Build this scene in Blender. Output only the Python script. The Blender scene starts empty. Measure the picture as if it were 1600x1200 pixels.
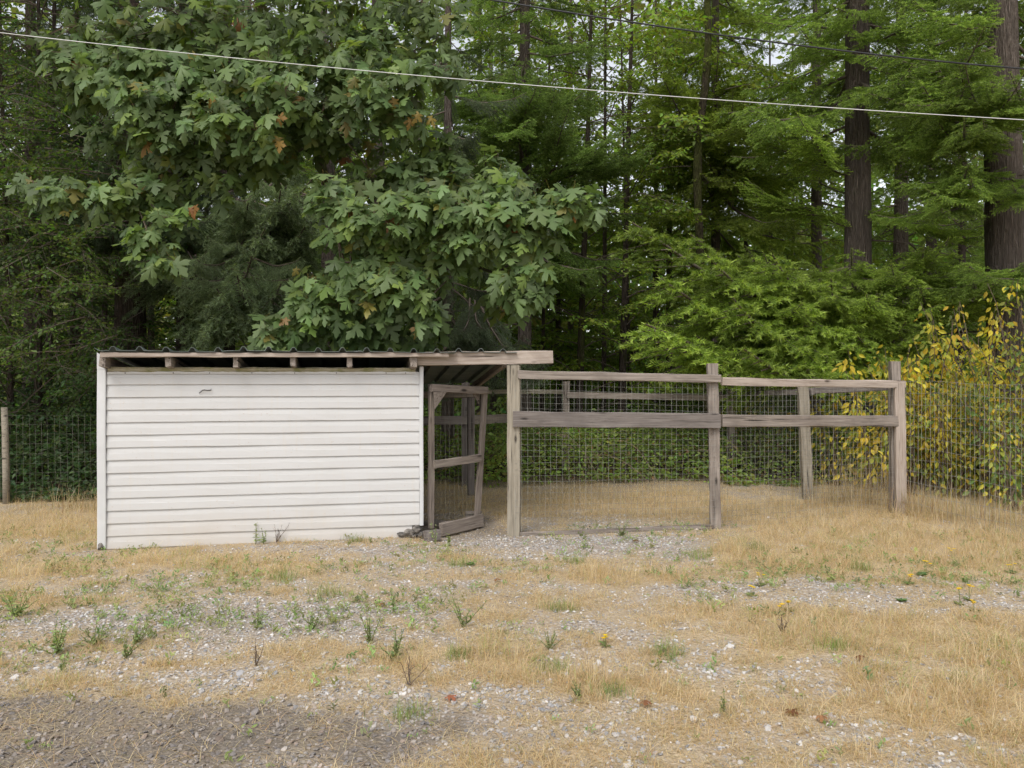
import bpy, math, random
import numpy as np
from mathutils import Matrix, Vector

# ------------------------------------------------------------------ camera, sky, sun, exposure
scene = bpy.context.scene
COL = scene.collection
FPX, HOR, EYE = 1200.0, 583.0, 1.37           # focal length in photo pixels, horizon row, eye height

cam_d = bpy.data.cameras.new("camera")
cam_d.lens = 27.0; cam_d.sensor_width = 36.0
cam_d.shift_y = -17.0 / 1600.0
cam_d.clip_start = 0.05; cam_d.clip_end = 2000
cam = bpy.data.objects.new("camera", cam_d)
cam.location = (0, 0, EYE); cam.rotation_euler = (math.pi / 2, 0, 0)
COL.objects.link(cam); scene.camera = cam

SUN_EL, SUN_AZ = math.radians(52), math.radians(200)      # azimuth clockwise from +Y: behind the camera, a little left
world = bpy.data.worlds.new("World"); scene.world = world
world.use_nodes = True
wn = world.node_tree.nodes; wl = world.node_tree.links
wn.clear()
wo = wn.new("ShaderNodeOutputWorld"); bg = wn.new("ShaderNodeBackground")
sky = wn.new("ShaderNodeTexSky"); sky.sky_type = 'NISHITA'; sky.sun_disc = False
sky.sun_elevation = SUN_EL; sky.sun_rotation = SUN_AZ
sky.air_density = 1.0; sky.dust_density = 1.5; sky.ozone_density = 1.0; sky.altitude = 50
hs = wn.new("ShaderNodeHueSaturation"); hs.inputs['Saturation'].default_value = 0.22
wl.new(sky.outputs[0], hs.inputs['Color']); wl.new(hs.outputs[0], bg.inputs[0])
bg.inputs[1].default_value = 0.15
wl.new(bg.outputs[0], wo.inputs[0])

sun_d = bpy.data.lights.new("sun", 'SUN'); sun_d.energy = 1.3; sun_d.angle = math.radians(25); sun_d.color = (1.0, 0.96, 0.90)
sun = bpy.data.objects.new("sun", sun_d); COL.objects.link(sun)
sdir = Vector((math.sin(SUN_AZ) * math.cos(SUN_EL), math.cos(SUN_AZ) * math.cos(SUN_EL), math.sin(SUN_EL)))
sun.rotation_euler = sdir.to_track_quat('Z', 'Y').to_euler(); sun.location = (0, -5, 20)

scene.view_settings.view_transform = 'Standard'; scene.view_settings.look = 'None'
scene.view_settings.gamma = 1.0; scene.view_settings.use_curve_mapping = False
scene.view_settings.exposure = 0.7
scene.render.engine = 'CYCLES'
cy = scene.cycles
cy.max_bounces = 5; cy.diffuse_bounces = 4; cy.glossy_bounces = 1; cy.transmission_bounces = 3; cy.transparent_max_bounces = 4
cy.use_adaptive_sampling = True; cy.adaptive_threshold = .03; cy.use_light_tree = False
cy.caustics_reflective = False; cy.caustics_refractive = False

rng = np.random.default_rng(7); random.seed(7)

def P(px, py, Y):
    return Vector(((px - 800) / FPX * Y, Y, EYE - (py - HOR) / FPX * Y))
def GX(px, Y): return (px - 800) / FPX * Y

# ------------------------------------------------------------------ noise
def _hash(ix, iy, s):
    h = (ix.astype(np.int64) * 374761393 + iy.astype(np.int64) * 668265263 + s * 974634777) & 0x7fffffff
    h = ((h ^ (h >> 13)) * 1274126177) & 0x7fffffff
    return ((h ^ (h >> 16)) & 0xffff) / 65535.0
def vnoise(x, y, s=0):
    x = np.asarray(x, float); y = np.asarray(y, float)
    ix = np.floor(x); iy = np.floor(y); fx = x - ix; fy = y - iy
    fx = fx * fx * (3 - 2 * fx); fy = fy * fy * (3 - 2 * fy)
    a = _hash(ix, iy, s); b = _hash(ix + 1, iy, s); c = _hash(ix, iy + 1, s); d = _hash(ix + 1, iy + 1, s)
    return (a * (1 - fx) + b * fx) * (1 - fy) + (c * (1 - fx) + d * fx) * fy
def fbm(x, y, s=0, o=4):
    v = 0; a = .5
    for k in range(o):
        v = v + a * vnoise(x * 2 ** k, y * 2 ** k, s + k * 17); a *= .5
    return v / (1 - .5 ** o)

# ------------------------------------------------------------------ mesh builder (numpy)
class MB:
    def __init__(self): self.v = []; self.t = []; self.c = []; self.m = []; self.n = 0
    def add(self, v, t, col=(1, 1, 1), mi=0):
        v = np.asarray(v, np.float32).reshape(-1, 3); t = np.asarray(t, np.int32).reshape(-1, 3)
        c = np.asarray(col, np.float32)
        if c.ndim == 1: c = np.tile(c, (len(v), 1))
        self.v.append(v); self.t.append(t + self.n); self.c.append(c); self.m.append(np.full(len(t), mi, np.int32)); self.n += len(v)
    def scatter(self, pv, pt, R, pos, cols, mi=0):
        """place the shape (pv, pt) n times; R: n x 3 x 3 (columns = local axes, scaled), pos n x 3, cols n x 3"""
        n, k = len(pos), len(pv)
        if n == 0: return
        v = np.einsum('nij,kj->nki', R, pv) + pos[:, None, :]
        t = (pt[None] + (np.arange(n) * k)[:, None, None]).reshape(-1, 3)
        c = np.repeat(cols, k, axis=0)
        self.add(v.reshape(-1, 3), t, c, mi)
    def tube(self, pts, rad, sides=5, col=(1, 1, 1), mi=0, cap=False):
        pts = np.asarray(pts, float); n = len(pts); rad = np.broadcast_to(np.asarray(rad, float), (n,))
        tg = np.gradient(pts, axis=0); tg /= np.linalg.norm(tg, axis=1)[:, None] + 1e-9
        ref = np.array([0, 0, 1.]) if abs(tg[:, 2]).mean() < .8 else np.array([1., 0, 0])
        a = np.cross(tg, ref); a /= np.linalg.norm(a, axis=1)[:, None] + 1e-9
        b = np.cross(tg, a)
        th = np.arange(sides) / sides * 2 * np.pi
        v = pts[:, None] + rad[:, None, None] * (np.cos(th)[None, :, None] * a[:, None] + np.sin(th)[None, :, None] * b[:, None])
        i = np.arange(n - 1)[:, None] * sides; j = np.arange(sides)[None]; j2 = (j + 1) % sides
        q = np.stack([i + j, i + j2, i + sides + j2, i + sides + j], -1).reshape(-1, 4)
        t = np.concatenate([q[:, [0, 2, 1]], q[:, [0, 3, 2]]])
        if cap:
            t = np.concatenate([t, [[0, k, k + 1] for k in range(1, sides - 1)],
                                [[(n - 1) * sides, (n - 1) * sides + k + 1, (n - 1) * sides + k] for k in range(1, sides - 1)]])
        self.add(v.reshape(-1, 3), t, col, mi)
    def box(self, lo, hi, col=(1, 1, 1), mi=0):
        x0, y0, z0 = lo; x1, y1, z1 = hi
        v = [(x0, y0, z0), (x1, y0, z0), (x1, y1, z0), (x0, y1, z0), (x0, y0, z1), (x1, y0, z1), (x1, y1, z1), (x0, y1, z1)]
        q = [(0, 3, 2, 1), (4, 5, 6, 7), (0, 1, 5, 4), (1, 2, 6, 5), (2, 3, 7, 6), (3, 0, 4, 7)]
        self.add(v, [x for a, b, c, d in q for x in ((a, b, c), (a, c, d))], col, mi)
    def mesh(self, name, mats, smooth=False):
        v = np.concatenate(self.v); t = np.concatenate(self.t); c = np.concatenate(self.c); m = np.concatenate(self.m)
        me = bpy.data.meshes.new(name)
        me.vertices.add(len(v)); me.vertices.foreach_set('co', v.ravel())
        me.loops.add(t.size); me.loops.foreach_set('vertex_index', t.ravel())
        me.polygons.add(len(t)); me.polygons.foreach_set('loop_start', np.arange(0, t.size, 3, dtype=np.int32))
        me.polygons.foreach_set('material_index', m)
        me.polygons.foreach_set('use_smooth', np.full(len(t), smooth, bool))
        at = me.attributes.new('Col', 'FLOAT_COLOR', 'POINT')
        at.data.foreach_set('color', np.concatenate([c, np.ones((len(c), 1), np.float32)], 1).ravel())
        for x in (mats if isinstance(mats, (list, tuple)) else [mats]): me.materials.append(x)
        me.update(); me.validate()
        return me

def frames(d, nrm):
    """n x 3 x 3: column 1 = d (leaf length), column 2 = normal, column 0 = side"""
    d = d / (np.linalg.norm(d, axis=1)[:, None] + 1e-9)
    s = np.cross(d, nrm); s /= np.linalg.norm(s, axis=1)[:, None] + 1e-9
    n2 = np.cross(s, d)
    return np.stack([s, d, n2], -1)
def jit(base, amt, n, r=rng):
    """n colours around base: value and hue jitter"""
    base = np.asarray(base, float)
    c = base[None] * (1 + amt * r.normal(size=(n, 1))) * (1 + amt * .45 * r.normal(size=(n, 3)))
    return np.clip(c, .004, .95)

# ------------------------------------------------------------------ object helpers
def link(o, parent=None, M=None):
    COL.objects.link(o)
    if parent is not None: o.parent = parent
    if M is not None: o.matrix_basis = M
    return o
def tag(o, label=None, cat=None, group=None, kind=None):
    if label: o['label'] = label
    if cat: o['category'] = cat
    if group: o['group'] = group
    if kind: o['kind'] = kind
    return o
def empty(name, loc, rz=0.0):
    o = bpy.data.objects.new(name, None); o.empty_display_size = .2
    COL.objects.link(o); o.location = loc; o.rotation_euler = (0, 0, rz)
    return o
def obj(name, me, parent=None, M=None):
    return link(bpy.data.objects.new(name, me), parent, M)

# ------------------------------------------------------------------ materials
def nmat(name):
    m = bpy.data.materials.new(name); m.use_nodes = True
    nt = m.node_tree; nt.nodes.clear()
    out = nt.nodes.new('ShaderNodeOutputMaterial'); b = nt.nodes.new('ShaderNodeBsdfPrincipled')
    nt.links.new(b.outputs[0], out.inputs[0])
    return m, nt, b, out
def N(nt, typ, **kw):
    n = nt.nodes.new(typ)
    for k, v in kw.items():
        if k in n.inputs: n.inputs[k].default_value = v
        else: setattr(n, k, v)
    return n
def ramp(nt, fac, stops):
    r = nt.nodes.new('ShaderNodeValToRGB'); e = r.color_ramp.elements
    while len(e) < len(stops): e.new(.5)
    for i, (p, c) in enumerate(stops):
        e[i].position = p; e[i].color = (*c, 1) if len(c) == 3 else c
    nt.links.new(fac, r.inputs[0]); return r.outputs[0]
def mix(nt, fac, a, b, mode='MIX'):
    m = nt.nodes.new('ShaderNodeMix'); m.data_type = 'RGBA'; m.blend_type = mode
    for s, x in ((m.inputs[0], fac), (m.inputs[6], a), (m.inputs[7], b)):
        if isinstance(x, bpy.types.NodeSocket): nt.links.new(x, s)
        elif isinstance(x, (int, float)): s.default_value = x
        else: s.default_value = (*x, 1)
    return m.outputs[2]
def coords(nt, kind='Object', scale=(1, 1, 1), rand=True):
    tc = nt.nodes.new('ShaderNodeTexCoord'); mp = nt.nodes.new('ShaderNodeMapping'); mp.inputs['Scale'].default_value = scale
    nt.links.new(tc.outputs[kind], mp.inputs[0])
    if rand:
        oi = nt.nodes.new('ShaderNodeObjectInfo'); mu = nt.nodes.new('ShaderNodeVectorMath'); mu.operation = 'MULTIPLY'
        nt.links.new(oi.outputs['Random'], mu.inputs[0]); mu.inputs[1].default_value = (37., 53., 71.)
        nt.links.new(mu.outputs[0], mp.inputs['Location'])
    return mp.outputs[0]
def bump(nt, b, h, strength=.5, dist=.01):
    n = nt.nodes.new('ShaderNodeBump'); n.inputs['Strength'].default_value = strength; n.inputs['Distance'].default_value = dist
    nt.links.new(h, n.inputs['Height']); nt.links.new(n.outputs[0], b.inputs['Normal'])

def leaf_mat(name, rough=.5, trans=.35, spec=.4, vary=.35):
    m, nt, b, out = nmat(name)
    at = N(nt, 'ShaderNodeAttribute'); at.attribute_name = 'Col'
    oi = N(nt, 'ShaderNodeObjectInfo')
    c = mix(nt, 1.0, at.outputs['Color'], oi.outputs['Color'], 'MULTIPLY')
    mr = N(nt, 'ShaderNodeMapRange'); nt.links.new(oi.outputs['Random'], mr.inputs[0]); mr.inputs[3].default_value = 1 - vary; mr.inputs[4].default_value = 1 + vary
    hsv = N(nt, 'ShaderNodeHueSaturation'); nt.links.new(mr.outputs[0], hsv.inputs['Value']); nt.links.new(c, hsv.inputs['Color'])
    nt.links.new(hsv.outputs[0], b.inputs['Base Color']); b.inputs['Roughness'].default_value = rough; b.inputs['Specular IOR Level'].default_value = spec
    if trans > 0:
        tr = N(nt, 'ShaderNodeBsdfTranslucent')
        tcol = mix(nt, 1.0, hsv.outputs[0], (1.5, 1.5, .7), 'MULTIPLY'); nt.links.new(tcol, tr.inputs[0])
        ms = N(nt, 'ShaderNodeMixShader'); ms.inputs[0].default_value = trans
        nt.links.new(b.outputs[0], ms.inputs[1]); nt.links.new(tr.outputs[0], ms.inputs[2]); nt.links.new(ms.outputs[0], out.inputs[0])
    return m
M_MAPLE = leaf_mat('maple leaf', .5, .42, .35, .15)
M_LEAF = leaf_mat('leaf', .5, .48, .35, .3)
M_NEEDLE = leaf_mat('fir needles', .55, .4, .3, .3)
M_STRAW = leaf_mat('dry grass', .7, .35, .2, .0)
M_WEED = leaf_mat('weed leaf', .55, .3, .3, .15)

def bark_mat(name, c0, c1, moss=0.0):
    m, nt, b, out = nmat(name)
    v = coords(nt, 'Object', (17, 17, 1.5))
    no = N(nt, 'ShaderNodeTexNoise', Scale=2.2, Detail=6.0, Roughness=.65); nt.links.new(v, no.inputs['Vector'])
    vo = N(nt, 'ShaderNodeTexVoronoi', Scale=2.6); vo.feature = 'DISTANCE_TO_EDGE'
    wv = mix(nt, .35, v, no.outputs['Color'], 'ADD'); nt.links.new(wv, vo.inputs['Vector'])
    f = ramp(nt, vo.outputs['Distance'], [(0, (0, 0, 0)), (.35, (1, 1, 1))])
    c = mix(nt, f, tuple(.6 * a_ + .4 * b_ for a_, b_ in zip(c0, c1)), c1)
    c = mix(nt, no.outputs['Fac'], c, tuple(x * 1.5 for x in c1), 'MIX') if False else mix(nt, .5, c, ramp(nt, no.outputs['Fac'], [(.3, c0), (.75, tuple(x * 1.35 for x in c1))]))
    if moss > 0:
        n2 = N(nt, 'ShaderNodeTexNoise', Scale=2.0, Detail=4.0); nt.links.new(coords(nt, 'Object', (1.5, 1.5, .8)), n2.inputs['Vector'])
        c = mix(nt, ramp(nt, n2.outputs['Fac'], [(.62 - moss * .35, (0, 0, 0)), (.75 - moss * .3, (1, 1, 1))]), c, (.075, .085, .018))
    nt.links.new(c, b.inputs['Base Color']); b.inputs['Roughness'].default_value = .9; b.inputs['Specular IOR Level'].default_value = .15
    bump(nt, b, mix(nt, .5, f, no.outputs['Color'], 'ADD'), 1.0, .05)
    return m
M_BARK = bark_mat('fir bark', (.06, .047, .038), (.215, .175, .145))
M_BARK_D = bark_mat('dark bark', (.04, .032, .025), (.13, .10, .08), .15)
M_BARK_M = bark_mat('mossy bark', (.03, .024, .016), (.10, .08, .05), .6)
def twig_mat():
    m, nt, b, out = nmat('twig')
    at = N(nt, 'ShaderNodeAttribute'); at.attribute_name = 'Col'
    no = N(nt, 'ShaderNodeTexNoise', Scale=30., Detail=3.)
    nt.links.new(mix(nt, .5, at.outputs['Color'], ramp(nt, no.outputs['Fac'], [(.3, (.3, .3, .3)), (.7, (1, 1, 1))]), 'MULTIPLY'), b.inputs['Base Color'])
    b.inputs['Roughness'].default_value = .85; return m
M_TWIG = twig_mat()

def wood_mat(name, base, dark, light, moss=0.0, stain=.3):
    m, nt, b, out = nmat(name)
    v = coords(nt, 'Object', (1.1, 26, 26)); v2 = coords(nt, 'Object', (1, 1, 1))
    g = N(nt, 'ShaderNodeTexNoise', Scale=2.5, Detail=8.0, Roughness=.65, Distortion=.6); nt.links.new(v, g.inputs['Vector'])
    big = N(nt, 'ShaderNodeTexNoise', Scale=3.0, Detail=4.0, Roughness=.6); nt.links.new(v2, big.inputs['Vector'])
    c = ramp(nt, g.outputs['Fac'], [(.25, dark), (.5, base), (.78, light)])
    c = mix(nt, ramp(nt, big.outputs['Fac'], [(.45, (0, 0, 0)), (.75, (stain,) * 3)]), c, dark)
    # knots / nail stains
    vo = N(nt, 'ShaderNodeTexVoronoi', Scale=1.0); nt.links.new(coords(nt, 'Object', (3.2, 10, 10)), vo.inputs['Vector'])
    k = ramp(nt, vo.outputs['Distance'], [(.06, (1, 1, 1)), (.16, (0, 0, 0))])
    c = mix(nt, k, c, tuple(x * .45 for x in dark))
    # drying cracks
    cr = N(nt, 'ShaderNodeTexNoise', Scale=1.6, Detail=3.0, Roughness=.5, Distortion=.3); nt.links.new(coords(nt, 'Object', (.7, 30, 30)), cr.inputs['Vector'])
    cf = ramp(nt, cr.outputs['Fac'], [(.30, (1, 1, 1)), (.36, (0, 0, 0))])
    c = mix(nt, cf, c, tuple(x * .3 for x in dark))
    if moss > 0:
        n3 = N(nt, 'ShaderNodeTexNoise', Scale=9.0, Detail=5.0); nt.links.new(v2, n3.inputs['Vector'])
        c = mix(nt, ramp(nt, n3.outputs['Fac'], [(.65 - moss * .3, (0, 0, 0)), (.75 - moss * .2, (1, 1, 1))]), c, (.20, .19, .085))
    nt.links.new(c, b.inputs['Base Color']); b.inputs['Roughness'].default_value = .85; b.inputs['Specular IOR Level'].default_value = .2
    bump(nt, b, mix(nt, .6, g.outputs['Color'], cf, 'SUBTRACT'), .45, .004)
    return m
M_WOOD = wood_mat('weathered timber', (.255, .215, .183), (.095, .078, .066), (.385, .335, .29), 0, .55)
M_WOOD_P = wood_mat('pale timber', (.385, .32, .27), (.19, .145, .115), (.50, .43, .37), 0, .35)
M_WOOD_G = wood_mat('greenish post timber', (.29, .255, .20), (.13, .11, .085), (.40, .36, .295), 0, .4)
M_WOOD_D = wood_mat('dark timber', (.18, .155, .14), (.075, .064, .058), (.29, .26, .235), 0, .6)
M_WOOD_B = wood_mat('brown gate timber', (.215, .178, .15), (.085, .068, .058), (.32, .275, .235), 0, .5)
M_WOOD_M = wood_mat('mossy board', (.34, .30, .21), (.2, .16, .1), (.48, .44, .33), .6)

def siding_mat():
    m, nt, b, out = nmat('cream vinyl siding')
    v = coords(nt, 'Object', (1, 1, 1), False)
    n1 = N(nt, 'ShaderNodeTexNoise', Scale=2.0, Detail=6.0, Roughness=.6); nt.links.new(v, n1.inputs['Vector'])
    n2 = N(nt, 'ShaderNodeTexNoise', Scale=6.0, Detail=4.0); nt.links.new(coords(nt, 'Object', (6, 1, .5), False), n2.inputs['Vector'])
    c = mix(nt, ramp(nt, n1.outputs['Fac'], [(.4, (0, 0, 0)), (.8, (.35, .35, .35))]), (.545, .537, .53), (.47, .445, .415))
    c = mix(nt, ramp(nt, n2.outputs['Fac'], [(.55, (0, 0, 0)), (.8, (.28, .28, .28))]), c, (.55, .48, .38))
    # splashed dirt near the ground
    sx = N(nt, 'ShaderNodeSeparateXYZ'); nt.links.new(v, sx.inputs[0])
    mr = N(nt, 'ShaderNodeMapRange'); nt.links.new(sx.outputs['Z'], mr.inputs[0]); mr.inputs[1].default_value = .32; mr.inputs[2].default_value = 0.; mr.inputs[3].default_value = 0.; mr.inputs[4].default_value = .45
    mu = N(nt, 'ShaderNodeMath'); mu.operation = 'MULTIPLY'; nt.links.new(mr.outputs[0], mu.inputs[0]); nt.links.new(n1.outputs['Fac'], mu.inputs[1])
    c = mix(nt, mu.outputs[0], c, (.45, .34, .22))
    sp = N(nt, 'ShaderNodeTexNoise', Scale=55.0, Detail=2.0); nt.links.new(v, sp.inputs['Vector'])
    c = mix(nt, ramp(nt, sp.outputs['Fac'], [(.70, (0, 0, 0)), (.76, (.5, .5, .5))]), c, (.42, .33, .26))
    nt.links.new(c, b.inputs['Base Color']); b.inputs['Roughness'].default_value = .45; b.inputs['Specular IOR Level'].default_value = .35
    bump(nt, b, n1.outputs['Fac'], .12, .006)
    return m
M_SIDING = siding_mat()
def plain(name, c0, c1, scale=20, rough=.5, metal=0., bstr=.1):
    m, nt, b, out = nmat(name)
    n1 = N(nt, 'ShaderNodeTexNoise', Scale=scale, Detail=5.0); nt.links.new(coords(nt), n1.inputs['Vector'])
    nt.links.new(ramp(nt, n1.outputs['Fac'], [(.35, c0), (.68, c1)]), b.inputs['Base Color'])
    b.inputs['Roughness'].default_value = rough; b.inputs['Metallic'].default_value = metal
    bump(nt, b, n1.outputs['Fac'], bstr, .005); return m
M_TRIM = plain('white trim', (.53, .53, .53), (.60, .60, .60), 5, .4)
M_ROOF = plain('green roofing metal', (.10, .125, .115), (.20, .225, .21), 6, .5, .25)
M_WIRE = plain('galvanised wire', (.20, .195, .175), (.34, .335, .31), 8, .6, .25)
M_WIRE_O = plain('tarnished wire', (.08, .08, .06), (.17, .165, .13), 8, .7, .1)
M_CABLE_W = plain('pale cable', (.6, .6, .58), (.72, .72, .70), 3, .5)
M_CABLE_B = plain('dark cable', (.012, .012, .014), (.035, .035, .04), 3, .6)
M_METAL = plain('grey metal strip', (.13, .13, .135), (.28, .28, .29), 30, .4, .6)
M_ROT = plain('rotten debris', (.05, .045, .04), (.24, .215, .19), 25, .95, 0, .8)

def ground_mat():
    m, nt, b, out = nmat('gravelly ground')
    at = N(nt, 'ShaderNodeAttribute'); at.attribute_name = 'Col'      # R straw litter, G darker ground, B forest floor
    sx = N(nt, 'ShaderNodeSeparateColor'); nt.links.new(at.outputs['Color'], sx.inputs[0])
    v = coords(nt, 'Object', (1, 1, 1), False)
    vo = N(nt, 'ShaderNodeTexVoronoi', Scale=42.); nt.links.new(v, vo.inputs['Vector'])
    vo2 = N(nt, 'ShaderNodeTexVoronoi', Scale=95.); nt.links.new(v, vo2.inputs['Vector'])
    n1 = N(nt, 'ShaderNodeTexNoise', Scale=3., Detail=8., Roughness=.65); nt.links.new(v, n1.inputs['Vector'])
    n2 = N(nt, 'ShaderNodeTexNoise', Scale=70., Detail=4., Roughness=.7); nt.links.new(v, n2.inputs['Vector'])
    sc = N(nt, 'ShaderNodeSeparateColor'); nt.links.new(vo.outputs['Color'], sc.inputs[0])
    g = ramp(nt, sc.outputs[0], [(0, (.22, .205, .19)), (.35, (.36, .335, .31)), (.7, (.47, .43, .395)), (1, (.62, .58, .54))])
    g = mix(nt, ramp(nt, vo.outputs['Distance'], [(.25, (0, 0, 0)), (.6, (.85, .85, .85))]), g, (.27, .215, .165))
    g = mix(nt, .3, g, ramp(nt, n2.outputs['Fac'], [(.3, (.28, .23, .18)), (.7, (.52, .46, .40))]))
    dark_ground = ramp(nt, n2.outputs['Fac'], [(.25, (.085, .074, .064)), (.5, (.15, .132, .117)), (.75, (.25, .225, .20))])
    st = N(nt, 'ShaderNodeTexNoise', Scale=5., Detail=6., Roughness=.7, Distortion=2.5); nt.links.new(coords(nt, 'Object', (6, 16, 6), False), st.inputs['Vector'])
    straw = ramp(nt, st.outputs['Fac'], [(.3, (.28, .20, .115)), (.52, (.48, .37, .23)), (.75, (.62, .51, .35))])
    c = mix(nt, sx.outputs[1], g, dark_ground)
    c = mix(nt, sx.outputs[0], c, straw)
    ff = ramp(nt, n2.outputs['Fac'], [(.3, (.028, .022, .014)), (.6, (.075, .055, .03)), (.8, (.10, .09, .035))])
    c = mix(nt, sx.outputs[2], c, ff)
    nt.links.new(c, b.inputs['Base Color']); b.inputs['Roughness'].default_value = .95; b.inputs['Specular IOR Level'].default_value = .1
    h = mix(nt, .5, vo.outputs['Distance'], vo2.outputs['Distance'], 'ADD')
    bump(nt, b, mix(nt, .5, h, n2.outputs['Color'], 'ADD'), .7, .012)
    return m
M_GROUND = ground_mat()
def col_mat(name, rough, scale=60):
    m, nt, b, out = nmat(name)
    at = N(nt, 'ShaderNodeAttribute'); at.attribute_name = 'Col'
    n1 = N(nt, 'ShaderNodeTexNoise', Scale=scale, Detail=3.); nt.links.new(coords(nt, 'Object', (1, 1, 1), False), n1.inputs['Vector'])
    nt.links.new(mix(nt, .6, at.outputs['Color'], ramp(nt, n1.outputs['Fac'], [(.3, (.65, .65, .65)), (.7, (1.1, 1.1, 1.1))]), 'MULTIPLY'), b.inputs['Base Color'])
    b.inputs['Roughness'].default_value = rough; return m
M_STONE = col_mat('gravel stone', .85)

# ------------------------------------------------------------------ ground
SH = Vector((GX(153, 5.94), 5.94, 0.0)); SH_R = math.atan2(.192, .982)      # shelter: front left corner and turn
def blob(x, y, px, py, rx, ry):
    """soft spot on the ground under a photo point; rx, ry in metres"""
    Y = EYE * FPX / (py - HOR); X = GX(px, Y)
    return np.exp(-(((x - X) / rx) ** 2 + ((y - Y) / ry) ** 2))
def cover(x, y):
    """straw cover 0..1, darker ground 0..1, forest floor 0..1"""
    n = fbm(x * 1.1, y * 1.3, 3, 5)
    s = .63 + (n - .5) * .9 + 1.15 * (fbm(x * 6.5, y * 8, 41, 4) - .5)
    for a in ((930, 852, .75, .25), (900, 845, .7, .22), (960, 862, .8, .25), (1010, 845, .5, .2), (600, 862, .6, .14), (1050, 860, .4, .2), (340, 960, .8, .22), (150, 965, .8, .2), (470, 975, .4, .25), (520, 860, .45, .12), (600, 950, .5, .2),
              (110, 868, .35, .13), (760, 925, .5, .2), (1230, 1065, .35, .18), (660, 1010, .4, .2), (900, 985, .5, .2), (1090, 925, .4, .2), (1240, 920, .4, .15), (760, 1090, .5, .15), (770, 838, .4, .2), (1030, 1050, .3, .12)):
        s = s - .34 * blob(x, y, *a)
    for a in ((300, 878, .75, .22), (430, 890, .4, .2), (60, 830, .9, .7), (20, 890, .6, .2), (1480, 850, 1.1, .6), (1350, 880, .8, .4), (1550, 1090, .5, .25), (760, 1025, .3, .12), (1380, 1110, .3, .1),
              (1000, 900, .5, .2), (1180, 870, .4, .3), (1000, 790, 1.3, .7), (1300, 1000, .7, .3), (960, 1075, .4, .15), (1200, 960, .5, .2), (90, 940, .5, .15), (1250, 800, 1., .8), (1560, 1000, .6, .4), (520, 1020, .4, .1)):
        s = s + .55 * blob(x, y, *a)
    d = 1.3 * blob(x, y, 90, 1130, .95, .26) + .7 * blob(x, y, 400, 1150, .7, .2) + .35 * blob(x, y, 760, 1140, .6, .2) + .8 * blob(x, y, 720, 820, .7, .55) + .8 * blob(x, y, 100, 1240, 1.8, .35)  # darker ground: bare earth at the gate, a darker tone at the lower left
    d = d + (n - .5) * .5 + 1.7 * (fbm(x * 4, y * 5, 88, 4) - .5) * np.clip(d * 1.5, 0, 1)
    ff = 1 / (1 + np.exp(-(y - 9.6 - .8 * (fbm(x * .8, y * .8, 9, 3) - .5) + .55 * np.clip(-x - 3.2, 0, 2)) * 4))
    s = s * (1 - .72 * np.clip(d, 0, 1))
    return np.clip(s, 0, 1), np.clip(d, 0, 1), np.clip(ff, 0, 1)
def height(x, y):
    h = .05 * (fbm(x * .5, y * .5, 21, 3) - .5) + .018 * (fbm(x * 3, y * 3, 5, 3) - .5)
    h = h + .035 * np.exp(-(((x - .95) / .9) ** 2 + ((y - 6.05) / .3) ** 2))                 # gravel bank before the pen
    h = h - .03 * np.exp(-(((x + .45) / .3) ** 2 + ((y - 6.5) / .35) ** 2))                  # hollow at the gate
    h = h + np.clip(y - 13, 0, 60) * .012
    return h
def axis(a, b, step, far, grow=1.18):
    m = np.arange(a, b + 1e-6, step); lo = []; hi = []; s = step; x = a
    while x > -far: s *= grow; x -= s; lo.append(x)
    s = step; x = b
    while x < far: s *= grow; x += s; hi.append(x)
    return np.concatenate([lo[::-1], m, hi])
gx = axis(-6, 6, .045, 420); gy = axis(2.0, 10.5, .045, 420)
XX, YY = np.meshgrid(gx, gy)
ZZ = height(XX, YY)
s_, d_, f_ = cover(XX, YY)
gm = MB()
nx, ny = len(gx), len(gy)
i = np.arange(ny - 1)[:, None] * nx + np.arange(nx - 1)[None]
tri = np.concatenate([np.stack([i, i + 1, i + nx + 1], -1).reshape(-1, 3), np.stack([i, i + nx + 1, i + nx], -1).reshape(-1, 3)])
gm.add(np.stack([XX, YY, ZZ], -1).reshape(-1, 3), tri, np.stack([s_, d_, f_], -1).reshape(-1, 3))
tag(obj('ground', gm.mesh('ground', M_GROUND, True)), kind='structure')

def in_shed(x, y, m=0.0):
    dx, dy = x - SH.x, y - SH.y; c, s = math.cos(SH_R), math.sin(SH_R)
    u = dx * c + dy * s; v = -dx * s + dy * c
    return (u > -m) & (u < 2.5 + m) & (v > -m) & (v < 2.2)
def in_view(x, y, m=.35): return np.abs(x) < y * .68 + m

# gravel: real stones
ico_v = np.array([(0, 0, 1), (.894, 0, .447), (.276, .851, .447), (-.724, .526, .447), (-.724, -.526, .447), (.276, -.851, .447),
                  (.724, .526, -.447), (-.276, .851, -.447), (-.894, 0, -.447), (-.276, -.851, -.447), (.724, -.526, -.447), (0, 0, -1)])
ico_t = np.array([(0, 1, 2), (0, 2, 3), (0, 3, 4), (0, 4, 5), (0, 5, 1), (1, 6, 2), (2, 7, 3), (3, 8, 4), (4, 9, 5), (5, 10, 1), (2, 6, 7), (3, 7, 8), (4, 8, 9), (5, 9, 10), (1, 10, 6), (6, 11, 7), (7, 11, 8), (8, 11, 9), (9, 11, 10), (10, 11, 6)])
def random_ground(n, ylo, yhi, p=1.6, r=rng):
    y = ylo + (yhi - ylo) * r.random(n) ** p
    x = (r.random(n) * 2 - 1) * (y * .70 + 1.7)
    return x, y
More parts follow.
